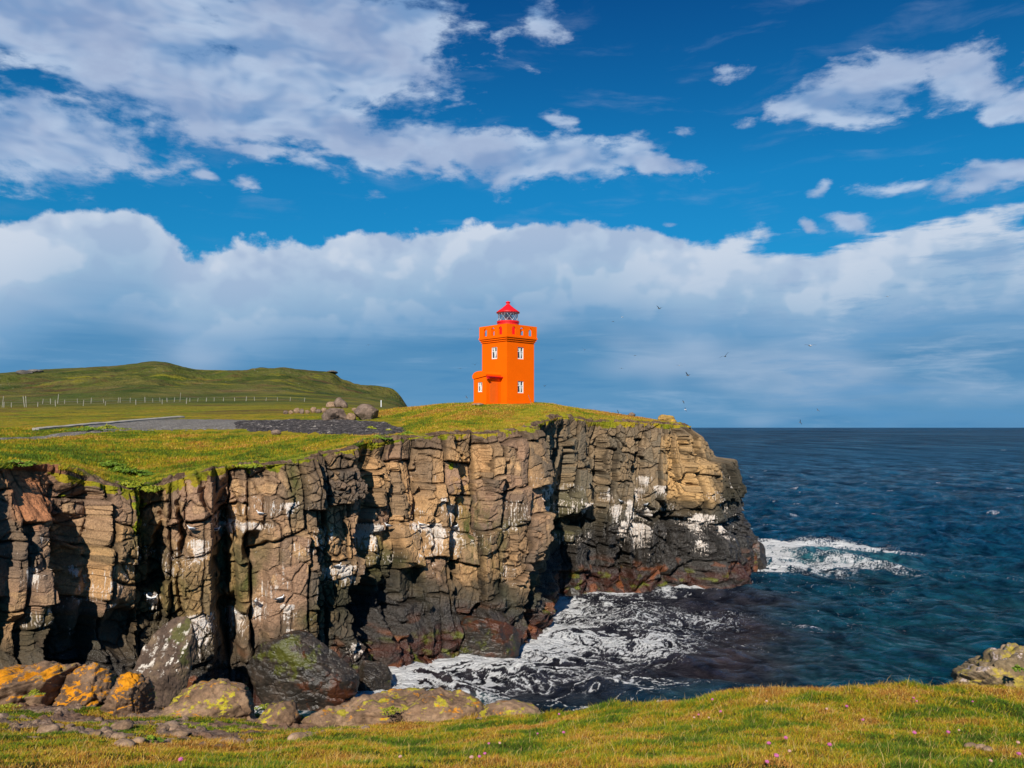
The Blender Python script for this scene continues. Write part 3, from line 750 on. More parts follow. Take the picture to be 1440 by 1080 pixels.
# ---- draped surfaces: gravel car park, path, dark gravel bank
def drape(name, ua, ub, fn0, fn1, mat, lift=.05, nu=200, nd=14, rough=.0, attrs=None):
    uu = np.linspace(ua, ub, nu)
    v0 = fn0(uu) + fbm(uu / 9, 0.5, 1.0, 3) * 1.3; v1 = fn1(uu) + fbm(uu / 11, 3.5, 2.0, 3) * .7
    # find distances where the terrain is seen at v0 (near) and v1 (far)
    DD = np.linspace(46, 108, 500)
    res = []
    for u_, a, b_ in zip(uu, v0, v1):
        zz = zland((u_ - 720) / F * DD, DD); vv = np.minimum.accumulate(601 - (zz - CZ) / DD * F)
        res.append((np.interp(-a, -vv, DD), np.interp(-b_, -vv, DD)))
    res = np.array(res); t = np.linspace(0, 1, nd)[:, None]
    D = res[None, :, 0] * (1 - t) + res[None, :, 1] * t
    X = (uu[None, :] - 720) / F * D
    edge = np.minimum(np.minimum(t, 1 - t) * 6, 1) * np.minimum(np.minimum((uu - ua), (ub - uu)) / 6, 1)[None, :]
    Zd = zfar(X, D) + lift * edge - .04 * (1 - edge) + rough * edge * (.5 + fbm(X / .4, D / .4, 3, 3))
    o = mesh_np(name, np.stack([X, D, Zd], -1).reshape(-1, 3), grid_faces(nd, nu), 4, mat)
    return o
def gravel_material(name, a, b_, sc):
    m, N, b = mat_base(name, .95, .1)
    geo = N.n.new('ShaderNodeNewGeometry'); P = geo.outputs['Position']
    v = N.voro(P, sc, 'F1', 'Color'); sp = N.n.new('ShaderNodeSeparateXYZ'); N.l.new(v, sp.inputs[0])
    c = N.ramp(sp.outputs[0], [(.0, a), (.8, b_), (.95, tuple(min(1, x * 1.9) for x in b_)), (1, (.34, .30, .26))])
    c = N.mix(N.mapr(N.noise(P, .6, 5, .6), .4, .65, 0, .5), c, a)
    N.put(b.inputs['Base Color'], c)
    N.put(b.inputs['Normal'], N.bump(N.voro(P, sc, 'F1'), .9, .1))
    return m
M_GRAV = gravel_material('pale_gravel', (.13, .115, .10), (.22, .20, .175), 9)
M_DARKG = gravel_material('dark_gravel', (.030, .027, .027), (.085, .074, .070), 4.5)
I = lambda xs, ys: (lambda u: np.interp(u, xs, ys))
tag(drape('gravel_car_park', 120, 400, I([120, 160, 250, 350, 400], [600, 607, 606, 603, 598]), I([120, 130, 250, 330, 400], [596, 593.5, 589, 589.5, 590]), M_GRAV, .07), kind='structure')
tag(drape('gravel_path', -120, 165, I([-120, 0, 60, 165], [622, 619, 614, 607]), I([-120, 0, 60, 165], [619.5, 616.5, 611.5, 603]), M_GRAV, .07, 120, 8), kind='structure')
def bank():
    f0 = I([320, 350, 400, 450, 490, 520, 545, 575], [600, 606.5, 608.5, 610, 612, 618, 620, 606]); f1 = I([320, 350, 400, 470, 540, 575], [594, 590.5, 589.5, 590, 592, 603])
    uu = np.linspace(322, 575, 330); nd = 110; DD = np.linspace(46, 108, 700)
    v0 = f0(uu) + fbm(uu / 9, 0.5, 7.0, 3) * 3.0; v1 = f1(uu); res = []
    for u_, a, b_ in zip(uu, v0, v1):
        zz = zland((u_ - 720) / F * DD, DD); vv = np.minimum.accumulate(601 - (zz - CZ) / DD * F)
        res.append((np.interp(-a, -vv, DD), np.interp(-b_, -vv, DD)))
    res = np.array(res); t = np.linspace(0, 1, nd)[:, None]
    D = res[None, :, 0] * (1 - t) + res[None, :, 1] * t; X = (uu[None, :] - 720) / F * D
    e = np.minimum(np.minimum(t * 5, (1 - t) * 5), 1) * np.minimum(np.minimum(uu - 322, 575 - uu) / 14, 1)[None, :]
    f_, ed_, r_, _x, _y = cells(X / .33, D / .33, 91, .9)
    Zb = zfar(X, D) + e * (.12 + .10 * r_[..., 2] * np.sqrt(np.clip(ed_ * 2, 0, 1)) + .15 * fbm(X / 2, D / 2, 3, 2)) - .06 * (1 - e)
    o = mesh_np('gravel_bank', np.stack([X, D, Zb], -1).reshape(-1, 3), grid_faces(nd, len(uu)), 4, M_DARKG, smooth=False)
    return o
tag(bank(), kind='structure')
print('land', round(time.time() - T0, 1))

# ================================================================== near headland (where the photographer stands)
def angD(th):   # coast distance from the camera by azimuth (degrees, + right)
    return np.interp(th, [-120, -90, -76, -70, -62, -57, -52, -46, -40, -34, -28, -20, -12, -4, 2, 8, 14, 20, 26, 33, 40, 55, 75, 100, 120],
                     [160, 130, 90, 60, 37, 27, 20, 15.5, 13, 12.2, 11.6, 11.3, 10.6, 9.7, 8.9, 8.2, 7.9, 7.9, 8.1, 8.8, 9.6, 11, 14, 20, 30])
def znear(x, y):
    th = np.degrees(np.arctan2(x, np.maximum(y, -1e9))); r = np.hypot(x, y)
    u = np.clip(x / np.maximum(y, .6) * F + 720, -700, 2100)
    De = angD(th) * np.cos(np.radians(np.clip(th, -60, 60)))
    ve = np.interp(u, [-700, 0, 200, 420, 560, 760, 900, 985, 1010, 1060, 1160, 1230, 1270, 1310, 1350, 1440, 2100], [985, 990, 1000, 1010, 1012, 1004, 993, 986, 978, 972, 970, 970, 967, 972, 970, 972, 980])
    yy = np.clip(y, 0.5, 60)
    t = np.clip((yy - 3.8) / np.maximum(De - 3.8, .5), -1, 1.6)
    slope = (1086 - 601) / F * (1 - np.clip(t, 0, 1.3)) + (ve - 601) / F * np.clip(t, 0, 1.3)
    z = CZ - slope * np.maximum(yy, 3.75)
    side = ss(34, 60, np.abs(th))
    zs = np.interp(th, [-120, -60, -40, 40, 60], [13.6, 13.4, 12.0, 12.4, 13.0])
    z = z * (1 - side) + zs * side
    z = np.where(y < 2.6, z, z)
    behind = ss(2.5, -2, y)
    z = z * (1 - behind) + 13.4 * behind
    b_ = fbm(x / 1.1, y / 1.1, 3.0, 3) * .07 + fbm(x / .28, y / .28, 5, 3) * .028
    return z + b_
def near_material():
    m, N, b = mat_base('headland_turf_and_rock', 0.92, 0.12)
    geo = N.n.new('ShaderNodeNewGeometry'); P = geo.outputs['Position']
    tf = N.attr('turf', 'Fac')
    mid = N.noise(P, 2.2, 5, .65); big = N.noise(P, .6, 3, .5); fin = N.noise(P, 26, 4, .7)
    g = N.ramp(mid, [(.3, (.02, .032, .006)), (.5, (.055, .06, .009)), (.68, (.12, .075, .02))])
    rk = N.ramp(N.noise(P, 9, 7, .75), [(.3, (.13, .08, .05)), (.5, (.32, .21, .145)), (.7, (.52, .38, .28))])
    rk = N.mix(N.mapr(big, .5, .6, 0, .55), rk, (.16, .075, .04))
    mk = N.mapr(N.math('ADD', tf, N.math('MULTIPLY', N.math('SUBTRACT', N.noise(P, 4, 6, .7), .5), .9)), .42, .58)
    c = N.mix(mk, rk, g)
    c = N.mix(N.mapr(fin, .4, .7, 0, .5), c, N.mix(1.0, c, (.4, .4, .4), 'MULTIPLY'))
    N.put(b.inputs['Base Color'], c)
    N.put(b.inputs['Normal'], N.bump(N.math('ADD', N.noise(P, 6, 9, .7), N.noise(P, 40, 4, .7)), .8, .04))
    return m
M_NEAR = near_material()
def turf_near(x, y):
    """1 where turf grows on the near headland, 0 on the bare stony strip at the left edge"""
    u = x / np.maximum(y, .6) * F + 720
    zz = znear(x, y); v = 601 - (zz - CZ) / np.maximum(y, .6) * F
    lim = np.interp(u, [-400, 0, 90, 150, 250, 330, 420, 470, 520, 760, 800], [1015, 1022, 1030, 1040, 1040, 1048, 1038, 1024, 1014, 1000, 900])
    bare = ss(lim + 5, lim - 5, v + fbm(x / .5, y / .5, 6, 3) * 26)
    bare = bare * ss(-1, 2, y)
    pat = ss(-.02, .22, fbm(x / .7, y / .5, 16, 3))
    return 1 - bare * (1 - .95 * pat)
def near_mesh():
    th = np.r_[np.linspace(-120, -38, 160), np.linspace(-37.8, 37.8, 1000), np.linspace(38.2, 120, 120)]
    rows = np.r_[np.linspace(.02, 1, 330) ** 0.8]
    De = angD(th)
    rr = rows[:, None] * De[None, :]
    # past the edge: roll over, then the drop to the sea
    ex = np.array([.12, .3, .5, .7, .85, .95, 1.05, 1.2, 1.4, 1.6, 1.8, 2.0, 2.2, 2.4, 2.6, 2.9, 3.2, 3.6]); dz = np.array([.05, .2, .5, 1.0, 1.6, 2.3, 3.1, 4.1, 5.1, 6.1, 7.1, 8.1, 9.2, 10.3, 11.3, 12.4, 13.6, 15.5])
    r2 = De[None, :] + ex[:, None]
    r_all = np.concatenate([rr, r2]); thr = np.radians(th)[None, :]
    X = r_all * np.sin(thr); Y = r_all * np.cos(thr)
    Zn = znear(X, Y)
    ze = Zn[len(rows) - 1]
    rk = fbm(X[len(rows):] / 1.2, dz[:, None] / 1.5 + X[len(rows):] * 0, Y[len(rows):] / 1.2, 4) * .6
    Zn[len(rows):] = ze[None, :] - dz[:, None] - rk * .4
    X[len(rows):] += rk * np.sin(thr); Y[len(rows):] += rk * np.cos(thr)
    tf = turf_near(X, Y); tf[len(rows) + 1:] = 0
    # stones in the bare strip
    f_, e_, r_, _x, _y = cells(X[:len(rows)] / .10, Y[:len(rows)] / .13, 5, .95)
    st = np.clip(e_ * 5, 0, 1) * r_[..., 2] ** 3 * .05
    Zn[:len(rows)] += st * (1 - tf[:len(rows)]) * (np.abs(th) < 40)[None, :]
    o = mesh_np('headland_ground', np.stack([X, Y, Zn], -1).reshape(-1, 3), grid_faces(len(r_all), len(th)), 4, M_NEAR, attrs={'turf': tf.ravel()})
    tag(o, kind='structure')
    return o
near = near_mesh()
print('near', round(time.time() - T0, 1))

# ================================================================== sea
def sea_material():
    m, N, b = mat_base('sea_water', .08, .5)
    geo = N.n.new('ShaderNodeNewGeometry'); P = geo.outputs['Position']
    b.inputs['IOR'].default_value = 1.33
    wc = N.attr('watercol'); foam = N.attr('foam', 'Fac')
    # lacy breakup of foam
    w1 = N.n.new('ShaderNodeTexNoise'); N.l.new(P, w1.inputs['Vector']); w1.inputs['Scale'].default_value = .9; w1.inputs['Detail'].default_value = 5
    vm = N.n.new('ShaderNodeVectorMath'); vm.operation = 'MULTIPLY_ADD'; N.l.new(w1.outputs['Color'], vm.inputs[0]); vm.inputs[1].default_value = (1.4, 1.4, 0); N.l.new(P, vm.inputs[2])
    lace = N.voro(vm.outputs[0], 2.4, 'DISTANCE_TO_EDGE')
    ln = N.noise(vm.outputs[0], 5, 7, .7)
    lv = N.math('ADD', N.math('MULTIPLY', N.mapr(lace, .22, 0), .22), N.math('MULTIPLY', ln, 1.0))
    fm = N.mapr(N.math('ADD', foam, N.math('MULTIPLY', N.math('SUBTRACT', lv, .60), 1.05)), .30, .74)
    # wave light and dark painted into the water colour at three scales: near chop, middle distance, far streaks
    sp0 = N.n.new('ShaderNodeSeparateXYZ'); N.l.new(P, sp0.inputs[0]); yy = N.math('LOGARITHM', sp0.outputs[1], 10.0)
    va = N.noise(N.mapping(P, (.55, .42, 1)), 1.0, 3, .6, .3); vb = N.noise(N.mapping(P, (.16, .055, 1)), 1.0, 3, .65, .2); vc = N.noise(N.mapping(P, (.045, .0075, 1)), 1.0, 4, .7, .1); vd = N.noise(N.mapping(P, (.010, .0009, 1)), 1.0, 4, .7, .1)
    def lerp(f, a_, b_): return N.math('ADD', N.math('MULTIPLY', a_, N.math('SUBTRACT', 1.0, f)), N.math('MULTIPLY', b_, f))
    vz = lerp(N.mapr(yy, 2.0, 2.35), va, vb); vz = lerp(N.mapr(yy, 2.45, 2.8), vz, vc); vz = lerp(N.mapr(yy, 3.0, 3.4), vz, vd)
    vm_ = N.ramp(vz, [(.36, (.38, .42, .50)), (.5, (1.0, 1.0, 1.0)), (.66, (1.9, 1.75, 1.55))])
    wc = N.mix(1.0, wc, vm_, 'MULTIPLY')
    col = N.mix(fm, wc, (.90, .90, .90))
    sep = N.n.new('ShaderNodeSeparateXYZ'); N.l.new(P, sep.inputs[0])
    fade = N.mapr(sep.outputs[1], 60, 900, 1, .0)
    rip = N.noise(N.mapping(P, (1, 1.7, 1), rot=(0, 0, R(12))), 2.6, 8, .70, .2)
    sw = N.noise(N.mapping(P, (1, 1.9, 1), rot=(0, 0, R(-8))), .28, 7, .62, .3)
    n_far = N.noise(N.mapping(P, (1, 2.4, 1)), .13, 9, .70, .2)
    h = N.math('ADD', N.math('MULTIPLY', rip, .80), N.math('MULTIPLY', sw, 1.9))
    h = N.math('ADD', h, N.math('MULTIPLY', n_far, N.mapr(sep.outputs[1], 120, 700, 0, 6)))
    h = N.math('ADD', h, N.math('MULTIPLY', fm, .12))
    h = N.math('ADD', h, N.math('MULTIPLY', N.noise(N.mapping(P, (1, 3.0, 1)), .022, 9, .72), N.mapr(sep.outputs[1], 300, 1500, 0, 40)))
    nb = N.bump(h, 1.0, .95)
    # layered by hand: many unresolved wave slopes never reflect like a flat mirror, so the grazing reflection is capped
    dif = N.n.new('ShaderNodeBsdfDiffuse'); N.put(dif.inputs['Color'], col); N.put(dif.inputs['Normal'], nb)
    glo = N.n.new('ShaderNodeBsdfGlossy'); N.put(glo.inputs['Normal'], nb); N.put(glo.inputs['Roughness'], N.mapr(sep.outputs[1], 60, 1500, .09, .25)); N.put(glo.inputs['Color'], (.9, .95, 1.0))
    fr_ = N.n.new('ShaderNodeFresnel'); fr_.inputs[0].default_value = 1.33; N.put(fr_.inputs[1], nb)
    fac = N.math('MINIMUM', fr_.outputs[0], N.mapr(N.math('LOGARITHM', sep.outputs[1], 10.0), 1.9, 3.1, 1.0, .40))
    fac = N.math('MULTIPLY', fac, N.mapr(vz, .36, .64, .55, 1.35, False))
    fac = N.math('MULTIPLY', fac, N.mapr(fm, 0, 1, 1, .1))
    mx = N.n.new('ShaderNodeMixShader'); N.put(mx.inputs[0], fac); N.l.new(dif.outputs[0], mx.inputs[1]); N.l.new(glo.outputs[0], mx.inputs[2])
    out = [n for n in N.n if n.type == 'OUTPUT_MATERIAL'][0]; N.l.new(mx.outputs[0], out.inputs[0])
    return m
M_SEA = sea_material()
def sea_mesh():
    uu = np.r_[np.linspace(-2600, 250, 60)[:-1], np.linspace(250, 1500, 1000), np.linspace(1504, 4200, 60)]
    vv = np.r_[np.linspace(1700, 1030, 40)[:-1], np.linspace(1030, 606, 600), 601 + np.exp(np.linspace(math.log(4.9), math.log(.35), 30))]
    D = F * CZ / (vv - 601); D = np.maximum(D, 8)
    X = (uu[None, :] - 720) / F * D[:, None]; Y = D[:, None] + 0 * X
    rsn = np.random.RandomState(5)
    row = np.abs(np.gradient(D))[:, None]; colw = np.maximum(D[:, None] / F * 1.3, .05)
    Zs = np.zeros(X.shape); DX = np.zeros(X.shape); DY = np.zeros(X.shape); crest = np.zeros(X.shape)
    cove = ss(58, 85, Y - X * .0) * .5 + .5
    for i in range(70):
        L = math.exp(rsn.uniform(math.log(.7), math.log(15)))
        a = R(rsn.normal(205, 32)); kx, ky = math.sin(a), math.cos(a); k = 2 * math.pi / L
        A = .0135 * L ** .9 * rsn.uniform(.6, 1.3)
        fade = ss(L * .45, L * .2, row)
        ph = k * (kx * X + ky * Y) + rsn.uniform(0, 6.28) + pn(X / 30, Y / 30, i * 1.7) * 2.2
        cth = np.cos(ph); sth = np.sin(ph)
        Zs += A * cth * fade; DX -= .8 * A * kx * sth * fade; DY -= .8 * A * ky * sth * fade
        crest += A * k * cth * fade
    calm = .55 + .45 * ss(50, 110, Y)
    Zs *= calm; DX *= calm; DY *= calm
    Zs += fbm(X / 6, Y / 3.5, 2.2, 4) * .22 * ss(600, 100, Y)
    # distance to the cliff foot
    fx = (CP[::12, 0] + NRM[::12, 0] * .9); fy = (CP[::12, 1] + NRM[::12, 1] * .9)
    near_m = (D < 130)
    dist = np.full(X.shape, 60.0)
    rr_ = np.where(near_m)[0]
    Xn = X[rr_]; Yn = Y[rr_]; dd = np.full(Xn.shape, 1e9)
    for a, b_ in zip(fx, fy):
        dd = np.minimum(dd, (Xn - a) ** 2 + (Yn - b_) ** 2)
    dist[rr_] = np.sqrt(dd)
    Up = X / Y * F + 720; Vp = 601 + CZ / Y * F
    def g(u, v, hw, hh, tilt=0.0): return np.exp(-(((Up - u) / hw) ** 2 + ((Vp - v - tilt * (Up - u)) / hh) ** 2))
    wxx = fbm(X / 3.2, Y / 3.2, 1.1, 4); wyy = fbm(X / 3.2, Y / 3.2, 6.1, 4)
    X2 = X + wxx * 3.4; Y2 = Y + wyy * 3.4
    ridge = 1 - np.abs(fbm(X2 / 4.2 + Y2 / 9, Y2 / 1.15, 4.4, 7, .66)) * 3.9
    ridge2 = 1 - np.abs(fbm(X2 / 6.5, Y2 / 2.6, 14.4, 4, .55)) * 4.0
    Fd = .95 * np.exp(-dist / .7) * (Y < 95) + .16 * np.exp(-dist / 4.0) * (Y < 80)
    Fd = Fd * np.clip(.7 + 1.5 * wxx, 0, 1.3)
    blobs = 1.1 * g(600, 935, 70, 22, -.08) + .95 * g(545, 955, 60, 18, -.15) + .95 * g(665, 925, 75, 20) + .7 * g(630, 950, 70, 22) + .62 * g(640, 960, 55, 18, .1) + .45 * g(760, 905, 70, 22) + .5 * g(790, 860, 70, 16, .12) + .4 * g(880, 855, 90, 14, .05) + .42 * g(760, 940, 90, 26) \
        + .6 * g(880, 900, 110, 22) + .55 * g(930, 915, 60, 16) + .4 * g(830, 960, 130, 22) + .45 * g(720, 880, 60, 14) + .65 * g(685, 985, 28, 14, .2) + 1.0 * g(415, 992, 45, 16) + .8 * g(520, 978, 60, 12) + .55 * g(800, 825, 40, 9) + .5 * g(1010, 818, 40, 8, -.1) + .42 * g(1000, 870, 60, 8) + .3 * g(960, 880, 120, 26) + .5 * g(1060, 805, 40, 6, -.1)
    surf = 1.0 * g(1130, 768, 90, 7, .02) + .95 * g(1235, 777, 60, 5, .10) + .6 * g(1150, 795, 110, 12, .06) + .9 * g(1075, 778, 22, 14) + .6 * g(1085, 785, 30, 10, 0) + .5 * g(1095, 765, 28, 6) + .5 * g(1200, 792, 55, 8, .12) + .38 * g(1270, 805, 50, 6, .15) + .5 * g(1135, 880, 38, 3, .2) + .4 * g(1100, 800, 60, 8)
    crw = ss(.42, .9, crest * calm)
    Fd = Fd + blobs * (.05 + .95 * np.clip(ridge, -.6, 1.1)) + surf * (.5 + .6 * np.clip(ridge, -.6, 1)) 
    lines = ss(.66, 1.0, ridge2) * .62 * ss(170, 60, Y) * ss(-.3, .25, fbm(X / 9, Y / 9, 3.3, 2))
    Fd = Fd + lines * (.5 + .5 * ss(1050, 850, Up))
    # small whitecaps far out
    wc = ss(.46, .56, fbm(X / 6.5, Y / 5.0, 21.1, 4, .55) + crest * .10) * ss(75, 140, Y) * ss(400, 200, Y)
    wc2 = ss(.62, .72, fbm(X / 50, Y / 30, 27.1, 4, .6)) * ss(250, 500, Y) * ss(3000, 1000, Y)
    Fd = Fd + np.maximum(wc * .62, wc2 * .6) * .75 * (Up > 900)
    # water colour: brown kelp-stained cove, teal in the surf, deep blue outside
    deep = np.array((.0016, .046, .098)); teal = np.array((.004, .050, .072)); brown = np.array((.048, .023, .015)); tq = np.array((.045, .21, .24)); grn = np.array((.016, .032, .030))
    cw = np.zeros(X.shape + (3,)) + deep
    cw = rgbmix(cw, np.array((.0045, .062, .135)), ss(200, 1500, Y))
    tn = fbm(X / 14, Y / 10, 30.1, 3)
    mcove = ss(-.1, .6, g(840, 892, 260, 80) * 1.6 + g(560, 960, 150, 60) - .25 + tn * .35)
    cw = rgbmix(cw, teal, ss(110, 60, Y) * .8)
    cw = rgbmix(cw, brown, np.clip(mcove, 0, 1) * .95)
    cw = rgbmix(cw, tq, np.clip(g(1140, 780, 75, 9, .05) * 1.1 + g(1225, 790, 45, 8, .1) * .8 + g(690, 988, 26, 9) + .5 * g(1080, 785, 50, 16), 0, 1) * .75 * ss(-.5, .2, wyy))
    cw = rgbmix(cw, grn, np.clip(g(1190, 815, 50, 8) + g(1120, 800, 50, 8) * .8, 0, 1) * .8)
    cw = rgbmix(cw, deep * .7, ss(.1, .5, fbm(X / 60, Y / 160, 33.3, 3)) * .4)
    # churned water lifts near foam, breaking wave right of the tip
    Zs += np.clip(Fd, 0, 1) * .10 + g(1170, 779, 110, 7, .05) * .55
    o = mesh_np('sea', np.stack([X + DX, Y + DY, Zs], -1).reshape(-1, 3), grid_faces(len(D), len(uu)), 4, M_SEA,
                attrs={'foam': np.clip(Fd, 0, 1.2).ravel(), 'watercol': cw.reshape(-1, 3)})
    tag(o, kind='structure')
sea_mesh()
print('sea', round(time.time() - T0, 1))
# ================================================================== plain materials
def paint(name, col, rough=.6, spec=.3, var=.12, scale=1.5, stain=None):
    m, N, b = mat_base(name, rough, spec)
    tc = N.n.new('ShaderNodeTexCoord'); P = tc.outputs['Object']
    n = N.noise(P, scale, 6, .65)
    c = N.mix(N.mapr(n, .3, .7), tuple(x * (1 - var) for x in col), tuple(min(1, x * (1 + var)) for x in col))
    if stain:
        s_ = N.noise(N.mapping(P, (3, 3, .35)), 1.6, 6, .6)
        c = N.mix(N.mapr(s_, .56, .74, 0, .5), c, stain)
    N.put(b.inputs['Base Color'], c)
    N.put(b.inputs['Normal'], N.bump(N.noise(P, 30, 4, .6), .15, .01))
    return m
M_OR = paint('orange_masonry_paint', (.95, .135, .001), .9, .05, .04, .8, (.86, .11, .002))
M_ORD = paint('orange_door_paint', (.80, .125, .004), .5, .3, .05)
M_RED = paint('red_paint', (.78, .008, .012), .45, .4, .06)
M_WH = paint('white_paint', (.80, .80, .78), .5, .3, .04)
M_GREY = paint('grey_metal', (.25, .24, .23), .4, .5, .1)
M_POST = paint('weathered_wood', (.36, .33, .27), .9, .1, .2, 4)
M_CONC = paint('pale_concrete', (.32, .29, .25), .9, .15, .15, 2)
def glassy(name, col, rough=.08):
    m, N, b = mat_base(name, rough, .6)
    N.put(b.inputs['Base Color'], col); return m
M_GLASS = glassy('dark_window_glass', (.03, .035, .04))
def clear_glass():
    m, N, b = mat_base('lantern_glass', .03, .5)
    out = [n for n in N.n if n.type == 'OUTPUT_MATERIAL'][0]
    tr = N.n.new('ShaderNodeBsdfTransparent'); tr.inputs[0].default_value = (.72, .74, .76, 1)
    gl = N.n.new('ShaderNodeBsdfGlossy'); gl.inputs['Roughness'].default_value = .03
    mx = N.n.new('ShaderNodeMixShader'); mx.inputs[0].default_value = .12
    N.l.new(tr.outputs[0], mx.inputs[1]); N.l.new(gl.outputs[0], mx.inputs[2]); N.l.new(mx.outputs[0], out.inputs[0])
    return m
M_CLEAR = clear_glass()
M_CURT = paint('white_curtain', (.62, .62, .60), .9, .1, .05)

def add_box(bm, x0, x1, y0, y1, z0, z1, M=None):
    vs = [bm.verts.new(Vector((x, y, z)) if M is None else M @ Vector((x, y, z))) for z in (z0, z1) for y in (y0, y1) for x in (x0, x1)]
    for f in ((0, 1, 3, 2), (4, 6, 7, 5), (0, 4, 5, 1), (2, 3, 7, 6), (0, 2, 6, 4), (1, 5, 7, 3)):
        bm.faces.new([vs[i] for i in f])
def add_lathe(bm, prof, n=24, M=None, cap=True):
    rings = []
    for r, z in prof:
        ring = []
        for i in range(n):
            a = 2 * math.pi * i / n
            p = Vector((r * math.cos(a), r * math.sin(a), z)); ring.append(bm.verts.new(p if M is None else M @ p))
        rings.append(ring)
    for a, b in zip(rings, rings[1:]):
        for i in range(n):
            bm.faces.new((a[i], a[(i + 1) % n], b[(i + 1) % n], b[i]))
    if cap:
        bm.faces.new(rings[0][::-1]); bm.faces.new(rings[-1])
def add_rod(bm, p, q, r, n=6):
    p = Vector(p); q = Vector(q); d = q - p; L = d.length
    M = Matrix.Translation(p) @ d.to_track_quat('Z', 'Y').to_matrix().to_4x4()
    add_lathe(bm, [(r, 0), (r, L)], n, M)
def slab_cells(bm, xs, zs, hole, t, M):
    """a wall in the local x-z plane, thickness t towards +y; cells for which hole() is true stay open"""
    nx, nz = len(xs) - 1, len(zs) - 1
    solid = [[not hole((xs[i] + xs[i + 1]) / 2, (zs[k] + zs[k + 1]) / 2) for k in range(nz)] for i in range(nx)]
    vc = {}
    def V_(i, k, s):
        if (i, k, s) not in vc: vc[(i, k, s)] = bm.verts.new(M @ Vector((xs[i], t * s, zs[k])))
        return vc[(i, k, s)]
    S_ = lambda i, k: 0 <= i < nx and 0 <= k < nz and solid[i][k]
    for i in range(nx):
        for k in range(nz):
            if not solid[i][k]: continue
            bm.faces.new((V_(i, k, 0), V_(i + 1, k, 0), V_(i + 1, k + 1, 0), V_(i, k + 1, 0)))
            bm.faces.new((V_(i, k, 1), V_(i, k + 1, 1), V_(i + 1, k + 1, 1), V_(i + 1, k, 1)))
            if not S_(i - 1, k): bm.faces.new((V_(i, k, 0), V_(i, k + 1, 0), V_(i, k + 1, 1), V_(i, k, 1)))
            if not S_(i + 1, k): bm.faces.new((V_(i + 1, k, 0), V_(i + 1, k, 1), V_(i + 1, k + 1, 1), V_(i + 1, k + 1, 0)))
            if not S_(i, k - 1): bm.faces.new((V_(i, k, 0), V_(i, k, 1), V_(i + 1, k, 1), V_(i + 1, k, 0)))
            if not S_(i, k + 1): bm.faces.new((V_(i, k + 1, 0), V_(i + 1, k + 1, 0), V_(i + 1, k + 1, 1), V_(i, k + 1, 1)))
def cuts(lo, hi, marks, step=None):
    s_ = {lo, hi} | set(m_ for m_ in marks if lo < m_ < hi)
    return sorted(s_)

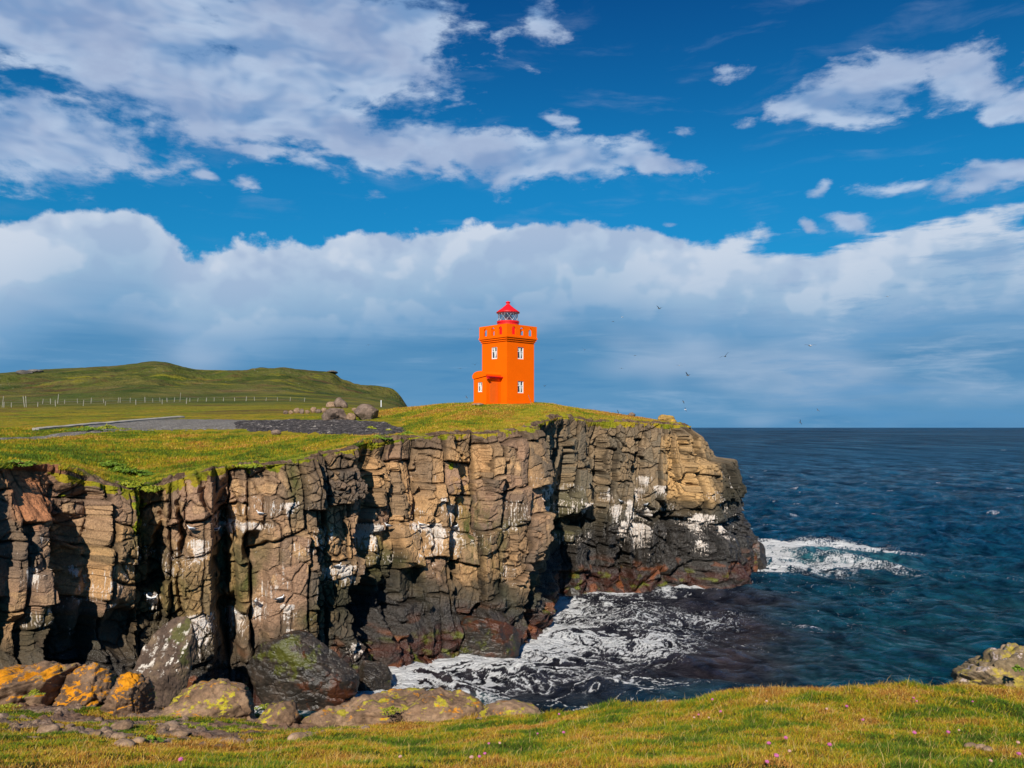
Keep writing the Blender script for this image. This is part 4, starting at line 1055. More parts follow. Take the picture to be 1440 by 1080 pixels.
# ================================================================== lighthouse
def lighthouse():
    A = 3.70; H = 6.15; PA = 4.10; T = .28
    cx, cy = -.40, 78.6
    gz = float(zfar(np.array(cx), np.array(76.2))) - .02
    root = empty('lighthouse', (cx, cy, gz), R(43), 'square bright orange lighthouse with red lantern standing on the grassy clifftop knoll', 'lighthouse')
    # wall planes: local frames whose x runs along the wall, y points inwards, z up
    def frame(k, half):
        # k=0 south face (right in the photo), k=3 west face (left in the photo)
        return Matrix.Rotation(math.pi / 2 * k, 4, 'Z') @ Matrix.Translation(Vector((0, -half, 0)))
    wins = {0: [(0, 1.70, .82, 1.18), (0, 5.05, .82, 1.18)], 3: [(-.0, 5.08, .82, 1.18)], 1: [(0, 5.05, .82, 1.18)], 2: [(0, 1.7, .82, 1.18)]}
    def window(parent, M, x, zc, w, h):
        bm = bmesh.new(); f = .065; d0, d1 = .05, .13
        MM = M @ Matrix.Translation(Vector((x, 0, zc)))
        add_box(bm, -w / 2, -w / 2 + f, d0, d1, -h / 2, h / 2, MM); add_box(bm, w / 2 - f * 1.7, w / 2, d0, d1, -h / 2, h / 2, MM)
        add_box(bm, -w / 2 + f, w / 2 - f * 1.7, d0, d1, -h / 2, -h / 2 + f * 1.6, MM); add_box(bm, -w / 2 + f, w / 2 - f * 1.7, d0, d1, h / 2 - f, h / 2, MM)
        zt = h * .12
        add_box(bm, -.03, .03, d0 + .005, d1 - .02, -h / 2 + f * 1.6, h / 2 - f, MM)
        add_box(bm, -w / 2 + f, -.03, d0 + .005, d1 - .02, zt - .03, zt + .03, MM); add_box(bm, .03, w / 2 - f * 1.7, d0 + .005, d1 - .02, zt - .03, zt + .03, MM)
        wf = bm_obj('window', bm, M_WH, parent)
        bm = bmesh.new(); add_box(bm, -w / 2 + f, w / 2 - f * 1.7, d1 - .015, d1 + .005, -h / 2 + f * 1.6, h / 2 - f, MM); bm_obj('pane', bm, M_GLASS, wf)
        # gathered curtains: two tapering drapes behind the frame, seen through the pane as pale wedges
        bm = bmesh.new()
        for s_ in (-1, 1):
            x0 = s_ * .04
            pts = [(x0, h / 2 - f), (s_ * (w / 2 - f * 1.9), h / 2 - f), (x0 + s_ * .05, -h * .02), (x0, -h / 2 + f * 1.6)] if s_ < 0 else [(x0, h * .10), (w / 2 - f * 2.4, h * .10), (x0 + .12, -h * .2), (x0 + .03, -h / 2 + f * 1.6)]
            vs = [bm.verts.new(MM @ Vector((a, y_, b))) for y_ in (d1 - .045, d1 - .017) for a, b in pts]
            n = len(pts)
            bm.faces.new(vs[:n]); bm.faces.new(vs[n:][::-1])
            for i in range(n): bm.faces.new((vs[i], vs[(i + 1) % n], vs[n + (i + 1) % n], vs[n + i]))
        bm_obj('curtain', bm, M_CURT, wf)
    for k in range(4):
        M = frame(k, A / 2)
        ws = wins[k]
        # corners: walls 0 and 2 run full width, 1 and 3 fit between them
        hx = A / 2 if k in (0, 2) else A / 2 - T
        xs = cuts(-hx, hx, [x + s_ * w / 2 for x, z, w, h in ws for s_ in (-1, 1)])
        zs = cuts(0, H, [z + s_ * h / 2 for x, z, w, h in ws for s_ in (-1, 1)])
        bm = bmesh.new()
        slab_cells(bm, xs, zs, lambda x, z: any(abs(x - a) < w / 2 and abs(z - b) < h / 2 for a, b, w, h in ws), T, M)
        bm_obj('wall', bm, M_OR, root)
        for w_ in ws: window(root, M, *w_)
    bm = bmesh.new()
    for (e, z0, z1) in ((.09, -.5, .10), (.05, .102, .20)):
        add_box(bm, -A / 2 - e, A / 2 + e, -A / 2 - e, A / 2 + e, z0, z1)
    bm_obj('plinth', bm, M_OR, root)
    # stepped cornice
    bm = bmesh.new()
    for e, z0, z1 in ((.08, H + .002, 6.33), (.17, 6.332, 6.50), (.25, 6.502, 6.66)):
        add_box(bm, -A / 2 - e, A / 2 + e, -A / 2 - e, A / 2 + e, z0, z1)
    bm_obj('cornice', bm, M_OR, root)
    # parapet with three round-headed openings in each side
    for k in range(4):
        M = frame(k, PA / 2)
        hx = PA / 2 if k in (0, 2) else PA / 2 - .12
        cs = [-1.12, 0.0, 1.12]; hwO = .24
        marks = []; zm = [6.80, 7.35]
        for c_ in cs:
            for j in range(9): marks.append(c_ + hwO * math.cos(math.pi * j / 8))
        for j in range(9): zm.append(7.35 + hwO * math.sin(math.pi / 2 * j / 8))
        xs = cuts(-hx, hx, marks); zs = cuts(6.662, 7.80, zm)
        bm = bmesh.new()
        slab_cells(bm, xs, zs, lambda x, z: any((abs(x - c_) < hwO and 6.80 < z < 7.35) or (z >= 7.35 and (x - c_) ** 2 + (z - 7.35) ** 2 < hwO ** 2) for c_ in cs), .12, M)
        bm_obj('parapet', bm, M_OR, root)
    # lantern: drum, glazing with diagonal bars, lamp, roof, finial
    lan = bm_obj('lantern', (lambda b_: (add_lathe(b_, [(1.08, 6.67), (1.08, 8.18), (1.13, 8.2), (1.13, 8.36), (1.02, 8.38)], 32), b_)[1])(bmesh.new()), M_RED, root)
    bm = bmesh.new(); n = 10; r = 1.03; z0, z1 = 8.39, 9.20
    for i in range(n):
        a0 = 2 * math.pi * i / n; a1 = 2 * math.pi * (i + 1) / n
        p = lambda a, z: (r * math.cos(a), r * math.sin(a), z)
        add_rod(bm, p(a0, z0), p(a1, z1), .015, 5); add_rod(bm, p(a1, z0), p(a0, z1), .015, 5)
    add_lathe(bm, [(1.06, 9.16), (1.06, 9.2)], 32)
    bm_obj('glazing_bars', bm, M_WH, lan)
    bm_obj('lantern_glass', (lambda b_: (add_lathe(b_, [(1.0, 8.385), (1.0, 9.165)], 30, None, False), b_)[1])(bmesh.new()), M_CLEAR, lan)
    bm_obj('lamp', (lambda b_: (add_lathe(b_, [(.30, 8.40), (.30, 8.52), (.16, 8.54), (.16, 8.60), (.34, 8.62), (.42, 8.78), (.34, 8.96), (.16, 9.0), (.12, 9.1)], 20), b_)[1])(bmesh.new()), paint('lamp_lens', (.55, .30, .24), .15, .8), lan, True)
    bm_obj('roof', (lambda b_: (add_lathe(b_, [(1.17, 9.20), (1.18, 9.28), (.98, 9.44), (.66, 9.66), (.40, 9.87), (.24, 10.02), (.17, 10.08), (.17, 10.22), (.24, 10.25), (.24, 10.30), (.10, 10.38), (.02, 10.41)], 32), b_)[1])(bmesh.new()), M_RED, lan, True)
    # entrance porch on the west face
    x0 = -A / 2; x1 = x0 - 1.90; ya, yb = -.98, .90
    porch = empty('porch', (0, 0, 0)); porch.parent = root
    prof = [(ya - .04, 2.70), (ya - .06, 2.82)] + [((ya + yb) / 2 - (yb - ya + .12) / 2 * math.cos(t), 2.84 + .36 * math.sin(t)) for t in np.linspace(0.05, math.pi - .05, 16)] + [(yb + .16, 2.80), (yb + .12, 2.55), (yb + .02, 2.45)]
    def prism(bm, pr, xa, xb):
        f = [bm.verts.new((xa, y, z)) for y, z in pr]; g = [bm.verts.new((xb, y, z)) for y, z in pr]; n = len(pr)
        bm.faces.new(f); bm.faces.new(g[::-1])
        for i in range(n): bm.faces.new((f[i], f[(i + 1) % n], g[(i + 1) % n], g[i]))
    M3 = Matrix.Translation(Vector((x1, (ya + yb) / 2, 0))) @ Matrix.Rotation(-math.pi / 2, 4, 'Z')   # local x along -y.. front face looks to -x
    bm = bmesh.new(); hw = (yb - ya) / 2
    slab_cells(bm, cuts(-hw, hw, [-.31, .31]), cuts(0, 2.44, [1.16, 2.12]), lambda x, z: abs(x) < .31 and 1.16 < z < 2.12, .20, M3)
    add_box(bm, x1 + .20, x0, ya, ya + .15, 0, 2.44); add_box(bm, x1 + .20, x0, yb - .15, yb, 0, 2.44)
    prism(bm, [(ya, 2.442), (ya, 2.68), (ya - .02, 2.72)] + prof[2:-3] + [(yb, 2.7), (yb, 2.442)], x1 + .02, x0)
    bm_obj('porch_wall', bm, M_OR, porch)
    bm = bmesh.new(); prism(bm, prof, x1 - .07, x1 + .018); bm_obj('porch_gable', bm, M_OR, porch)
    window(porch, M3, 0, 1.64, .62, .96)
    bm = bmesh.new(); add_box(bm, x1 + .45, x0 - .42, ya - .035, ya - .002, .05, 2.12); bm_obj('door', bm, M_ORD, porch)
    bm = bmesh.new(); add_box(bm, x1 - .02, x0 - .002, ya - .34, ya - .005, 2.60, 2.66); add_box(bm, x1 + .05, x0 - .002, ya - .24, ya - .005, 2.50, 2.598); add_box(bm, x1 - .06, x1 + .18, ya - .36, ya - .1, 2.42, 2.498)
    bm_obj('canopy', bm, M_RED, porch)
    bm = bmesh.new(); add_box(bm, x1 - .08, x0, ya - .08, yb + .08, -.5, .12); bm_obj('porch_step', bm, M_OR, porch)
    bm = bmesh.new(); add_rod(bm, (1.0, -A / 2 - .03, .95), (1.42, -A / 2 - .05, .15), .02); bm_obj('cable', bm, M_GREY, root)
    return root
lighthouse()

# ================================================================== rocks
_ico = {}
def ico(n):
    if n not in _ico:
        bm = bmesh.new(); bmesh.ops.create_icosphere(bm, subdivisions=n, radius=1.0)
        v = np.array([p.co[:] for p in bm.verts]); f = np.array([[q.index for q in p.verts] for p in bm.faces])
        bm.free(); _ico[n] = (v, f)
    return _ico[n]
def rock(name, loc, size, seed, mat, sub=5, cutn=14, rot=(0, 0, 0), rough=.07, cracks=0.0, flat=False, parent=None, ctight=.72, crs=.35, soft=.075):
    rs = np.random.RandomState(seed)
    v, f = ico(sub); v = v.copy()
    size = np.array(size)
    for _ in range(cutn):
        n = rs.normal(size=3); n /= np.linalg.norm(n); d = rs.uniform(ctight, .95)
        q = v @ n; m = q > d
        v[m] -= np.outer((q[m] - d) * .985, n)
    w = v * size
    nr = v / np.linalg.norm(v, axis=1)[:, None]
    L = size.mean()
    o_ = seed * 3.7
    dsp = fbm(w[:, 0] / L / .9 + o_, w[:, 1] / L / .9, w[:, 2] / L / .9, 4, .55) * L * soft
    dsp += fbm(w[:, 0] / (L * .16) + o_, w[:, 1] / (L * .16), w[:, 2] / (L * .11), 4, .6) * L * rough
    if cracks:
        a, b_ = w[:, 0] + w[:, 1] * .35, w[:, 2] + w[:, 1] * .35
        wa = fbm(w[:, 0] / L + 3, w[:, 1] / L, w[:, 2] / L, 2) * .2 * L
        _, e_, r_, _x, _y = cells((a + wa) / (L * crs * 1.6), (b_ + wa) / (L * crs), seed, .9)
        dsp += -cracks * L * np.exp(-(e_ / .10) ** 2) + (r_[..., 2] - .5) * L * .07
        _, e_, r_, _x, _y = cells((a + wa) / (L * crs * .6), (b_ + wa) / (L * crs * .35), seed + 3, .9)
        dsp += -cracks * .5 * L * np.exp(-(e_ / .10) ** 2) + (r_[..., 2] - .5) * L * .03
    w = w + nr * dsp[:, None]
    M = np.array(Euler([R(a) for a in rot]).to_matrix())
    w = w @ M.T
    o = mesh_np(name, w, f.ravel(), 3, mat, parent, smooth=not flat)
    o.location = loc
    return o
def rock_mat(name, cols, lichen=None, lich_amt=(.5, .62), wet=False, guano=0, sc=1.0, up=.1):
    m, N, b = mat_base(name, .3 if wet else .9, .45 if wet else .2)
    geo = N.n.new('ShaderNodeNewGeometry'); P = geo.outputs['Position']
    n = N.noise(P, 1.6 * sc, 8, .68); n2 = N.noise(P, 9 * sc, 7, .7)
    c = N.ramp(n, [(.3, cols[0]), (.5, cols[1]), (.7, cols[2])])
    c = N.mix(1.0, c, N.ramp(n2, [(.28, (.45, .45, .45)), (.5, (.95, .95, .95)), (.75, (1.45, 1.4, 1.35))]), 'MULTIPLY')
    sx = N.n.new('ShaderNodeSeparateXYZ'); N.l.new(geo.outputs['Normal'], sx.inputs[0])
    upm = N.mapr(sx.outputs[2], up, up + .5)
    if lichen:
        for i, (lc, sc2, th, am) in enumerate(lichen):
            q = N.noise(N.mapping(P, (1, 1, 1), (i * 3.1, i * 7.7, 0)), sc2 * sc, 9, .72)
            k = N.math('MULTIPLY', N.mapr(N.math('ADD', q, N.math('MULTIPLY', N.math('SUBTRACT', upm, 1.0), .14)), th, th + .05), am)
            lcc = N.mix(N.mapr(n2, .35, .65), tuple(x * .6 for x in lc), lc)
            c = N.mix(k, c, lcc)
    if guano:
        q = N.noise(N.mapping(P, (4, 4, .7)), sc, 6, .65)
        c = N.mix(N.math('MULTIPLY', N.mapr(q, .54, .62), N.mapr(sx.outputs[2], .35, .7, 0, guano)), c, (.70, .64, .56))
    N.put(b.inputs['Base Color'], c)
    N.put(b.inputs['Normal'], N.bump(N.math('ADD', N.noise(P, 7 * sc, 10, .72), N.math('MULTIPLY', N.noise(P, 40 * sc, 5, .7), .3)), .75, .045 / sc))
    return m
OR_L, YE_L = (.70, .27, .006), (.60, .50, .02)
M_R1 = rock_mat('lichened_rock', [(.05, .032, .022), (.17, .105, .065), (.30, .195, .12)], [((.50, .36, .06), 3.0, .585, .8), (OR_L, 2.2, .49, .95)], sc=1.6)
M_R2 = rock_mat('brown_rock', [(.07, .043, .027), (.23, .142, .085), (.38, .25, .15)], [((.52, .44, .025), 2.8, .535, .85), (OR_L, 3.6, .575, .8)], sc=1.6)
M_R3 = rock_mat('mossy_split_rock', [(.08, .06, .04), (.25, .18, .10), (.42, .30, .19)], [((.50, .38, .05), 1.9, .51, .8), ((.70, .56, .52), 3.6, .57, .85)], sc=1.4, up=-.2)
M_CRAG = rock_mat('grey_crag', [(.06, .055, .05), (.14, .125, .11), (.24, .21, .18)], sc=.12)
M_STONE = rock_mat('bare_stone', [(.12, .075, .045), (.28, .18, .11), (.42, .29, .20)], sc=3.0)
M_WETR = rock_mat('wet_black_rock', [(.016, .013, .010), (.032, .025, .019), (.075, .050, .034)], [((.10, .11, .010), .5, .57, .7), ((.10, .030, .010), .35, .53, .8)], wet=True, sc=.8, up=-1)
M_WEDGE = rock_mat('guano_topped_rock', [(.05, .034, .026), (.11, .075, .055), (.22, .155, .09)], [((.10, .11, .025), .5, .52, .7)], guano=.9, sc=.7, up=-.6)
M_TOPB = rock_mat('purple_brown_boulder', [(.09, .065, .05), (.17, .12, .09), (.28, .20, .15)], sc=.7)
M_TIPR = rock_mat('yellow_lichen_boulder', [(.12, .08, .03), (.36, .22, .07), (.50, .32, .10)], [((.55, .33, .03), 1.0, .5, .8)], sc=.8)

def on_near(u, v):
    """world point where the near headland is seen at photo pixel u, v"""
    D = np.linspace(3.3, 13, 900); x = (u - 720) / F * D
    vv = 601 - (znear(x, D) - CZ) / D * F
    i = int(np.argmin(np.abs(vv - v)))
    return Vector((float(x[i]), float(D[i]), float(znear(x[i], D[i]))))
def ground_at(u, D):
    x = (u - 720) / F * D
    return Vector((x, D, float(znear(np.array(x), np.array(float(D))))))
def land_at(u, D):
    x = (u - 720) / F * D
    return Vector((x, D, float(zfar(np.array(x), np.array(float(D))))))
# foreground rocks: (u centre, v top, depth, half width m, half depth, rot, material, seed, name, label, cat)
def fg_rock(name, u0, u1, vt, vb, D, hd, mat, seed, label, rot=(0, 0, 0), sub=6, cr=.03, cutn=14, group=None, grow=1.0, ct=.72):
    hw = (u1 - u0) / 2 / F * D; h = (vb - vt) / F * D
    p = pix((u0 + u1) / 2, vt, D)
    o = rock(name, (p.x, p.y, p.z - h * .62 * grow), (hw * 1.10, hd, h * .68 * grow), seed, mat, sub, cutn + 6, rot, .05, cr, ctight=ct - .06)
    tag(o, label, 'rock', group); return o
fg_rock('rock_ledge', -130, 120, 944, 1016, 10.6, .75, M_R1, 11, 'long tilted rock ledge covered in orange lichen at the left edge of the foreground', (4, -16, -8), cr=.045)
fg_rock('rock_ledge', 70, 172, 932, 1012, 10.7, .5, M_R1, 17, 'peaked jagged rock with orange lichen on top, highest point of the orange ledges', (0, -24, 5), cr=.05, cutn=20)
fg_rock('rock_ledge', 150, 210, 950, 1022, 10.3, .4, M_R1, 23, 'shorter broken rock with orange lichen on its crest, right of the long orange ledge', (0, 10, 15), cr=.055)
fg_rock('boulder', 240, 364, 966, 1030, 10.2, .6, M_R2, 35, 'rounded brown boulder with orange and yellow lichen at the foreground cliff edge', (0, 0, 20), cr=.045, cutn=8, ct=.78)
fg_rock('rock', 362, 422, 985, 1030, 9.9, .35, M_R2, 36, 'small brown rock just right of the rounded lichen boulder', (0, 8, 10), 5)
fg_rock('rock', 425, 500, 996, 1028, 9.8, .35, M_R2, 41, 'pale low rock at the left end of the yellow lichened slab', (0, 0, 0), 5)
fg_rock('rock_slab', 462, 622, 974, 1030, 10.0, .55, M_R2, 43, 'lumpy brown slab with yellow lichen above the white surf', (0, -4, 5), cr=.04, cutn=8, ct=.78)
fg_rock('rock_slab', 560, 690, 978, 1030, 9.7, .5, M_R2, 57, 'brown slab with an orange lichen patch on its right shoulder, ahead of the breaking wave', (0, 5, 5), cr=.04, cutn=8, ct=.78)
fg_rock('rock', 668, 770, 992, 1030, 9.2, .4, M_R2, 64, 'flat bare brown rock where the grass edge begins, in the middle of the foreground', (0, 3, 0), 5, .03)
fg_rock('boulder', 1354, 1520, 914, 1004, 9.0, .65, M_R3, 72, 'split mossy boulder at the right edge of the photograph', (0, -8, -10), cr=.09, cutn=10)
# boulders at the foot of the cliff
def foot(name, u0, u1, vt, vb, D, hd, mat, seed, label, rot=(0, 0, 0), cutn=12, cr=.012, sub=6, ct=.66):
    hw = (u1 - u0) / 2 / F * D; zt = CZ + (601 - vt) / F * D; zb = min(CZ + (601 - vb) / F * D, -.4); h = zt - zb
    o = rock(name, ((u0 + u1) / 2 / F * D - 720 / F * D, D, zb + h * .5), (hw * 1.12, hd, h * .56), seed, mat, sub, cutn + 6, rot, .012, cr, flat=True, ctight=ct - .06, soft=.02)
    return tag(o, label, 'boulder')
foot('boulder', 190, 264, 870, 1040, 36.6, 1.2, M_WEDGE, 58, 'tall pointed boulder with a white splashed top leaning against the cliff foot', (0, 12, 10), 2, .012, ct=.62)
foot('boulder', 350, 496, 896, 1000, 41.6, 1.6, M_WETR, 15, 'huge wet black boulder with green weed at its base beside the inlet', (0, 4, 0), 12, ct=.7)
foot('boulder', 500, 548, 926, 985, 44.8, .9, M_WETR, 29, 'small wet brown boulder between the big black boulder and the surf', (0, 0, 0))
foot('rock_shelf', 620, 735, 868, 930, 52.0, 1.6, M_WETR, 31, 'rust brown rock shelf washed by foam below the tallest buttress', (0, 3, 0), 10)
foot('boulder', 1042, 1077, 762, 806, 83.5, 1.4, M_WETR, 37, 'small dark rock at the seaward tip of the cliff with foam around it', (0, 4, 0), 10)
foot('boulder', 793, 818, 826, 850, 69.5, .8, M_WETR, 39, 'low wet rock in the white foam at the back of the cove', (0, 0, 0), 10, sub=4)
# boulders on the cliff top
def topb(name, u0, u1, h, D, mat, seed, label, cat='boulder', rot=(0, 0, 0), sub=5, sink=.18, group=None, hd=None, cutn=12):
    hw = (u1 - u0) / 2 / F * D; p = land_at((u0 + u1) / 2, D)
    o = rock(name, (p.x, p.y, p.z + h * (.5 - sink)), (hw * 1.1, hd or hw * .9, h * .58), seed, mat, sub, cutn, rot, .03, .01, ctight=.66)
    return tag(o, label, cat, group)
topb('boulder', 453, 489, 1.45, 72.5, M_TOPB, 81, 'large smooth purple brown boulder at the end of the dark gravel bank')
topb('boulder', 498, 532, 1.6, 72.5, M_TOPB, 87, 'large upright brown boulder right of its smooth twin on the gravel bank')
topb('boulder', 486, 500, .75, 72.2, M_STONE, 89, 'small pale stone wedged between the two large clifftop boulders', sub=4)
topb('rock', 382, 396, .45, 61.5, M_TOPB, 93, 'small grey stone in the grass below the dark gravel bank', sub=4)
topb('boulder', 926, 948, .95, 84, M_TIPR, 95, 'knobbly yellow boulder on the grass near the seaward tip of the cliff')
topb('rock', 941, 951, .5, 82.5, M_TIPR, 96, 'small yellow rock just right of the knobbly yellow boulder', sub=4)
topb('rock', 884, 894, .5, 85, M_TOPB, 97, 'small brown rock on the skyline left of the yellow boulder', sub=4)
topb('rock', 663, 680, .3, 74.5, M_STONE, 98, 'low pink grey stone at the left foot of the lighthouse', sub=4)
topb('rock', 470, 488, 1.9, 128, M_TOPB, 101, 'tallest stone of the craggy heap beyond the two clifftop boulders', sub=4, rot=(0, -15, 0))
topb('rock', 458, 474, 1.1, 130, M_STONE, 102, 'low pale stone at the left of the craggy heap beyond the boulders', sub=4)
topb('rock', 478, 489, 1.2, 127, M_TOPB, 103, 'stone at the right of the craggy heap beyond the boulders', sub=4)
rr = random.Random(4)
for i, u_ in enumerate([398, 406, 413, 421, 429, 436, 443, 451, 494, 505]):
    topb('rock', u_, u_ + rr.uniform(6, 10), rr.uniform(.5, .9), rr.uniform(97, 103), M_STONE if i % 3 else M_TOPB, 110 + i, 'reddish stone in the broken row behind the gravel car park', 'rock', sub=3, group='row of stones behind the car park')
for i, (u0, u1, h_, D_, lab) in enumerate([(24, 44, 3.2, 520, 'left part of the grey crag near the top of the hill'), (40, 60, 2.8, 540, 'right part of the grey crag near the top of the hill'), (458, 474, 2.4, 560, 'dark crag at the right shoulder of the green hill'), (486, 494, 2.5, 560, 'small crag on the slope below the dark shoulder crag')]):
    topb('crag', u0, u1, h_, D_, M_CRAG, 150 + i, lab, 'crag', sub=5, sink=(.3 if i < 2 else .5), hd=6)
for i in range(16):
    u_ = rr.uniform(60, 440); v_ = rr.uniform(1022, 1052)
    p = on_near(u_, v_); s_ = rr.uniform(.035, .10)
    o = rock('stone', (p.x, p.y, p.z + s_ * .2), (s_ * rr.uniform(1, 1.5), s_, s_ * .6), 200 + i, M_STONE, 4, 12, (0, 0, rr.uniform(0, 180)), .04, .0)
    tag(o, 'loose brown stone on the bare soil of the lower left foreground', 'stone', 'loose stones on the bare soil')
for i, (u_, v_, w_, lab) in enumerate([(1364, 1053, .055, 'largest pale dry lump in the grass at the lower right'), (1379, 1055, .04, 'middle pale dry lump in the grass at the lower right'), (1389, 1058, .03, 'smallest pale dry lump in the grass at the lower right')]):
    p = on_near(u_, v_); tag(rock('stone', (p.x, p.y, p.z + .02), (w_, .022, .018), 240 + i, M_STONE, 3, 8, (0, 0, 20), .03), lab, 'stone')
def concrete_kerb():
    us = np.linspace(50, 256, 60); D = np.interp(us, [50, 256], [66, 86])
    bm = bmesh.new(); prev = None
    for u_, d_ in zip(us, D):
        p = land_at(u_, d_); w_ = .35
        z0 = p.z - .2; z1 = p.z + .20
        cur = [bm.verts.new((p.x + w_, p.y - .1, z0)), bm.verts.new((p.x + w_, p.y - .1, z1)), bm.verts.new((p.x - w_, p.y + .1, z1 + .06)), bm.verts.new((p.x - w_, p.y + .1, z0))]
        if prev:
            for k in range(4): bm.faces.new((prev[k], prev[(k + 1) % 4], cur[(k + 1) % 4], cur[k]))
        else: bm.faces.new(cur)
        prev = cur
    bm.faces.new(prev[::-1])
    tag(bm_obj('low_wall', bm, M_CONC), 'long low pale concrete wall along the far side of the gravel car park', 'low wall')
concrete_kerb()

# ================================================================== wire fences
def fence(us, Dfun, label, tall=(), seed=1):
    rs = random.Random(seed); root = None; tops = []
    p0 = land_at(us[0], Dfun(us[0]))
    root = empty('fence', p0, 0, label, 'fence', None)
    for u_ in us:
        p = land_at(u_, Dfun(u_)); h = 2.1 if u_ in tall else rs.uniform(.8, 1.25)
        bm = bmesh.new(); r = rs.uniform(.045, .07); q = p - p0
        lean = Vector((rs.uniform(-.05, .05), 0, 0))
        add_lathe(bm, [(r, -.2), (r, h), (r * .6, h + .03)], 7, Matrix.Translation(q) @ Matrix.Rotation(rs.uniform(-.14, .14), 4, 'Y'))
        bm_obj('post', bm, M_POST, root); tops.append(q)
    for hz in (.4, .9):
        bm = bmesh.new()
        for a, b_ in zip(tops, tops[1:]): add_rod(bm, a + Vector((0, 0, hz)), b_ + Vector((0, 0, hz)), .008, 4)
        bm_obj('wire', bm, M_GREY, root)
fence([-60, -30, 3, 5.5, 16, 34.5, 37, 53, 78, 117, 148, 191, 228, 262], lambda u: 150 + (u - 78) * .04, 'nearer wire fence of pale posts on the slope at the left', (3, 34.5, 37), 3)
fence([60, 71, 81, 91, 109, 128, 146, 166, 169, 183, 204, 215, 225, 235, 245, 253, 267, 278, 290, 301, 314, 330, 346, 358, 374, 390, 408, 428], lambda u: 176 + (u - 60) * .05, 'farther wire fence of pale posts running along the foot of the hill', (81, 253), 5)
bm = bmesh.new(); p = land_at(536, 190); add_lathe(bm, [(.12, -.2), (.12, 1.6), (.05, 1.65)], 8); o = bm_obj('marker_post', bm, M_WH); o.location = p; tag(o, 'lone white marker post on the slope right of the clifftop boulders', 'post')
print('house, rocks', round(time.time() - T0, 1))
# ================================================================== gulls
M_GW = paint('white_plumage', (.80, .80, .80), .8, .1, .04); M_GG = paint('grey_wing', (.09, .10, .12), .8, .1, .08); M_GD = paint('dark_wing_tip', (.03, .03, .035), .8, .1, .1); M_BEAK = paint('yellow_beak', (.6, .4, .05), .5, .3, .1)
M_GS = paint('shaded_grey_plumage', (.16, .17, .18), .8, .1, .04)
def gull_mesh(name, up=18, bend=-14, flying=True, dark=False):
    bm = bmesh.new()
    # body: a lofted spindle along +x (head end), with neck, head and fanned tail
    if flying:
        prof = [(-.24, .006, .055, .01), (-.20, .012, .05, .01), (-.12, .038, .038, 0), (-.04, .056, .055, 0), (.05, .058, .056, 0), (.11, .042, .042, .012), (.145, .033, .034, .02), (.175, .032, .032, .022), (.20, .020, .020, .018), (.215, .008, .008, .014)]
    else:
        prof = [(-.26, .006, .03, .02), (-.20, .016, .04, .02), (-.12, .05, .05, .03), (-.03, .068, .066, .04), (.05, .064, .064, .06), (.09, .045, .045, .10), (.10, .036, .036, .135), (.115, .036, .036, .165), (.135, .026, .026, .172), (.15, .01, .01, .168)]
    rings = []
    for x, rz, ry, z in prof:
        rings.append([bm.verts.new((x, ry * math.cos(t), z + rz * math.sin(t))) for t in np.linspace(0, 2 * math.pi, 11)[:-1]])
    for a, b_ in zip(rings, rings[1:]):
        for i in range(10): bm.faces.new((a[i], a[(i + 1) % 10], b_[(i + 1) % 10], b_[i]))
    bm.faces.new(rings[0][::-1]); bm.faces.new(rings[-1])
    for f in bm.faces: f.material_index = 0
    # beak
    x0, z0 = (.21, .014) if flying else (.145, .168)
    vb = [bm.verts.new((x0, s * .008, z0 + t * .008)) for s, t in ((-1, -1), (1, -1), (1, 1), (-1, 1))]; tip = bm.verts.new((x0 + .04, 0, z0 - .006))
    for i in range(4): bm.faces.new((vb[i], vb[(i + 1) % 4], tip)).material_index = 3
    # wings: tapered, cambered, with a wrist
    for s in (-1, 1):
        if flying:
            st = [(0.03, .0, .16, .012), (.16, .02, .145, .012), (.30, .035, .115, .010), (.42, .01, .075, .007), (.52, -.05, .018, .003)]
            z = .03; y = 0.0; secs = []
            for i, (yy, xo, ch, th) in enumerate(st):
                if i: z += (yy - st[i - 1][0]) * math.tan(R(up if i < 3 else up + bend))
                y = yy * s
                secs.append([bm.verts.new((xo + ch * .45, y, z)), bm.verts.new((xo + ch * .1, y, z + th)), bm.verts.new((xo - ch * .55, y, z + .002)), bm.verts.new((xo + ch * .1, y, z - th * .5))])
        else:
            secs = []
            for x, ch, zz, yo in ((.06, .075, .055, .060), (-.04, .09, .045, .072), (-.16, .06, .035, .05), (-.29, .012, .035, .012)):
                secs.append([bm.verts.new((x, s * (yo + .004), zz + ch * .45)), bm.verts.new((x, s * (yo + .016), zz)), bm.verts.new((x, s * (yo + .004), zz - ch * .45)), bm.verts.new((x, s * (yo - .02), zz))])
        for j, (a, b_) in enumerate(zip(secs, secs[1:])):
            for i in range(4):
                f = bm.faces.new((a[i], a[(i + 1) % 4], b_[(i + 1) % 4], b_[i])); f.material_index = 2 if (j == len(secs) - 2 or dark) else 1
        bm.faces.new(secs[0]).material_index = 1; bm.faces.new(secs[-1][::-1]).material_index = 2
    bmesh.ops.recalc_face_normals(bm, faces=bm.faces[:])
    me = bpy.data.meshes.new(name); bm.to_mesh(me); bm.free()
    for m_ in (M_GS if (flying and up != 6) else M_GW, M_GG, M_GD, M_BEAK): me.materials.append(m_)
    for p in me.polygons: p.use_smooth = True
    return me
fm = [gull_mesh('gull', 6, -6), gull_mesh('gull', 26, -38), gull_mesh('gull', -12, 4, dark=True), gull_mesh('gull', 34, -20, dark=True)]
pm = gull_mesh('gull', flying=False)
